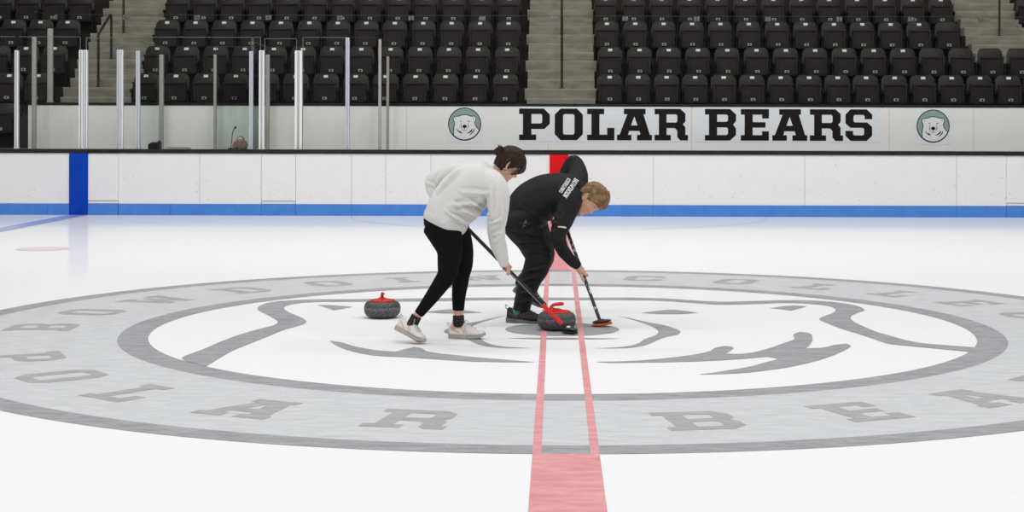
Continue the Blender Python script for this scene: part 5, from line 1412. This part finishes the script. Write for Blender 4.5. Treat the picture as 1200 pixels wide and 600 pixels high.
    # ---- socks and shoes
    bm = bmesh.new(); tube(bm, V_([(608, 361, .245, .046), (606, 368.5, .245, .047)]), n=20, sub=2, cap=(0.1, 0.4)); bm_obj('sock', bm, M['sock_m'], body, True, org)
    bm = bmesh.new(); tube(bm, V_([(611, 336, .768, .040), (611, 342, .77, .038)]), n=20, sub=2, cap=(0.1, 0.4)); bm_obj('sock', bm, M['dark'], body, True, org)
    T = foot_T(at(594.0, 377.3, .25), at(636, 379.3, .20), (0, 0, 1))
    shoe(T, 0.288, M['shoe_m'], M['sole_m'], M['dark'], body, org, M['accent_m'], 0.106, 1.17)
    T = foot_T(at(601.5, 341.5, .79), at(637.5, 364, .73), (0.5, 0, 0.86))
    shoe(T, 0.285, M['shoe_m'], M['sole_m'], M['plate'], body, org, None, 0.11, 1.1)
    # ---- short tousled hair with a heavy fringe
    def off(z, th, p):
        c = math.cos(th); front = max(0, c)
        line = 0.056 - 0.070 * (1 - front) ** 1.1 - 0.050 * max(0.0, min(1.0, (0.05 - c) * 2.5))
        e = (z - line) / 0.016
        m = max(0.0, min(1.0, e))
        st = 0.006 * noise.noise(Vector((p.x * 45, p.y * 45, p.z * 30))) + 0.004 * noise.noise(Vector((p.x * 110, p.y * 110, p.z * 70)))
        top = max(0, (z - 0.02) / 0.1)
        return -0.012 * (1 - m) + m * (0.009 + 0.017 * top + 0.010 * front * top + st)
    bm = bmesh.new(); head_shell(bm, Th, off, 72, 120, sc)
    L = lambda *v: Th @ (Vector(v) * sc)
    rr3 = random.Random(11)
    for k in range(60):
        y = rr3.uniform(-0.066, 0.066); x0 = 0.074 - 9 * y * y
        z0 = rr3.uniform(0.080, 0.108); ln = rr3.uniform(0.6, 1.0); sw = rr3.uniform(-0.006, 0.006) - 0.012
        p = [(x0 - 0.045, y * 0.95, z0 + 0.022), (x0 + 0.008, y, z0 + 0.008), (x0 + 0.030, y + sw * 0.5, z0 - 0.018 * ln), (x0 + 0.030 - 0.01 * abs(y) / 0.06, y * 1.03 + sw, z0 - 0.050 * ln)]
        r = rr3.uniform(0.005, 0.008)
        tube(bm, [(L(*q), r * (1 - 0.2 * i), r * (1 - 0.2 * i) * 0.6) for i, q in enumerate(p)], n=8, sub=3)
    for k in range(260):
        th = rr3.uniform(0, 2 * PI); zz = rr3.uniform(0.0, 0.118)
        q = head_surface(zz, th)
        if zz < 0.055 and math.cos(th) > 0.15: continue
        c0_ = Vector((-0.006, 0, 0.0)); nrm = (q - c0_).normalized()
        top = max(0, (zz - 0.02) / 0.1); h = 0.007 + 0.015 * top
        flow = Vector((0.9, -0.25, -0.15)) if zz > 0.075 else Vector((0.35, 0, -0.9))
        if math.cos(th) < -0.2: flow = Vector((0.1, 0, -0.95))
        flow = (flow - nrm * flow.dot(nrm)).normalized()
        ln = rr3.uniform(0.035, 0.055); r = rr3.uniform(0.0035, 0.006)
        def on(v):
            d_ = (v - c0_); e_ = nrm * 0.0
            return v
        st = []
        for j in range(4):
            v = q + flow * ln * (j / 3 - 0.5)
            # keep the strand hugging the skull
            d_ = (v - c0_); v = c0_ + d_.normalized() * ((q - c0_).length + h - 0.003 + 0.006 * (1 - j / 3) * 0.4)
            st.append((L(*v), r * (1 - 0.22 * j), r * (1 - 0.22 * j) * 0.6))
        tube(bm, st, n=6, sub=2)
    me = fuse(bm, 0.0022, 1)
    child('hair', me, M['hair_m'], body, org)
man()


# ================================================================== LIGHT
W = bpy.data.worlds.new('arena_light'); SC.world = W; W.use_nodes = True
nt = W.node_tree; nt.nodes.clear()
wo = nt.nodes.new('ShaderNodeOutputWorld'); bg = nt.nodes.new('ShaderNodeBackground')
tc = nt.nodes.new('ShaderNodeTexCoord'); sp = nt.nodes.new('ShaderNodeSeparateXYZ'); rmp = nt.nodes.new('ShaderNodeValToRGB')
nt.links.new(tc.outputs['Generated'], sp.inputs[0]); nt.links.new(sp.outputs['Z'], rmp.inputs[0])
rmp.color_ramp.elements[0].position = 0.0; rmp.color_ramp.elements[0].color = (0.22, 0.22, 0.225, 1)
rmp.color_ramp.elements[1].position = 0.55; rmp.color_ramp.elements[1].color = (1, 1, 1.0, 1)
nt.links.new(rmp.outputs[0], bg.inputs['Color']); bg.inputs['Strength'].default_value = 0.43
nt.links.new(bg.outputs[0], wo.inputs[0])
def area(name, loc, sx, sy, power, aim=None, color=(1, 1, 1)):
    l = bpy.data.lights.new(name, 'AREA'); l.shape = 'RECTANGLE'; l.size = sx; l.size_y = sy; l.energy = power; l.color = color
    o = bpy.data.objects.new(name, l); o.location = loc
    if aim is not None:
        o.rotation_euler = (Vector(aim) - Vector(loc)).to_track_quat('-Z', 'Y').to_euler()
    link(o); return o
for x in (-9, 0, 9):
    for y in (-7, 3):
        area('arena_lamp_and_key', (x, y, 11), 5.0, 2.0, 278)
for x in (-8, 0, 8):
    area('stand_fill', (x, 7.5, 9.0), 5.0, 1.2, 250, (x, 16.6, 2.2), (1, 0.985, 0.95))  # added fill lights that brighten the stand wall and stairs
area('arena_lamp_and_key', (-4, -22, 10), 18, 4, 630, (0, 6, 0.6))  # added wide front key light from behind the camera

# ================================================================== CAMERA
cd = bpy.data.cameras.new('camera'); cam = bpy.data.objects.new('camera', cd); link(cam)
cd.sensor_width = 36; cd.sensor_fit = 'HORIZONTAL'; cd.lens = F / 1200 * 36
c_, s_ = math.cos(ROLL), math.sin(ROLL)
dx, dy = XV - 600, YH - 300
ix, iy = dx * c_ - dy * s_, dx * s_ + dy * c_
cd.shift_x = -ix / 1200; cd.shift_y = iy / 1200
cam.matrix_world = Matrix.Translation(CAM) @ Matrix.Rotation(PI / 2, 4, 'X') @ Matrix.Rotation(ROLL, 4, 'Z')
cd.clip_end = 200
SC.camera = cam
SC.view_settings.view_transform = 'Standard'
SC.view_settings.look = 'None'
SC.view_settings.exposure = EXPO
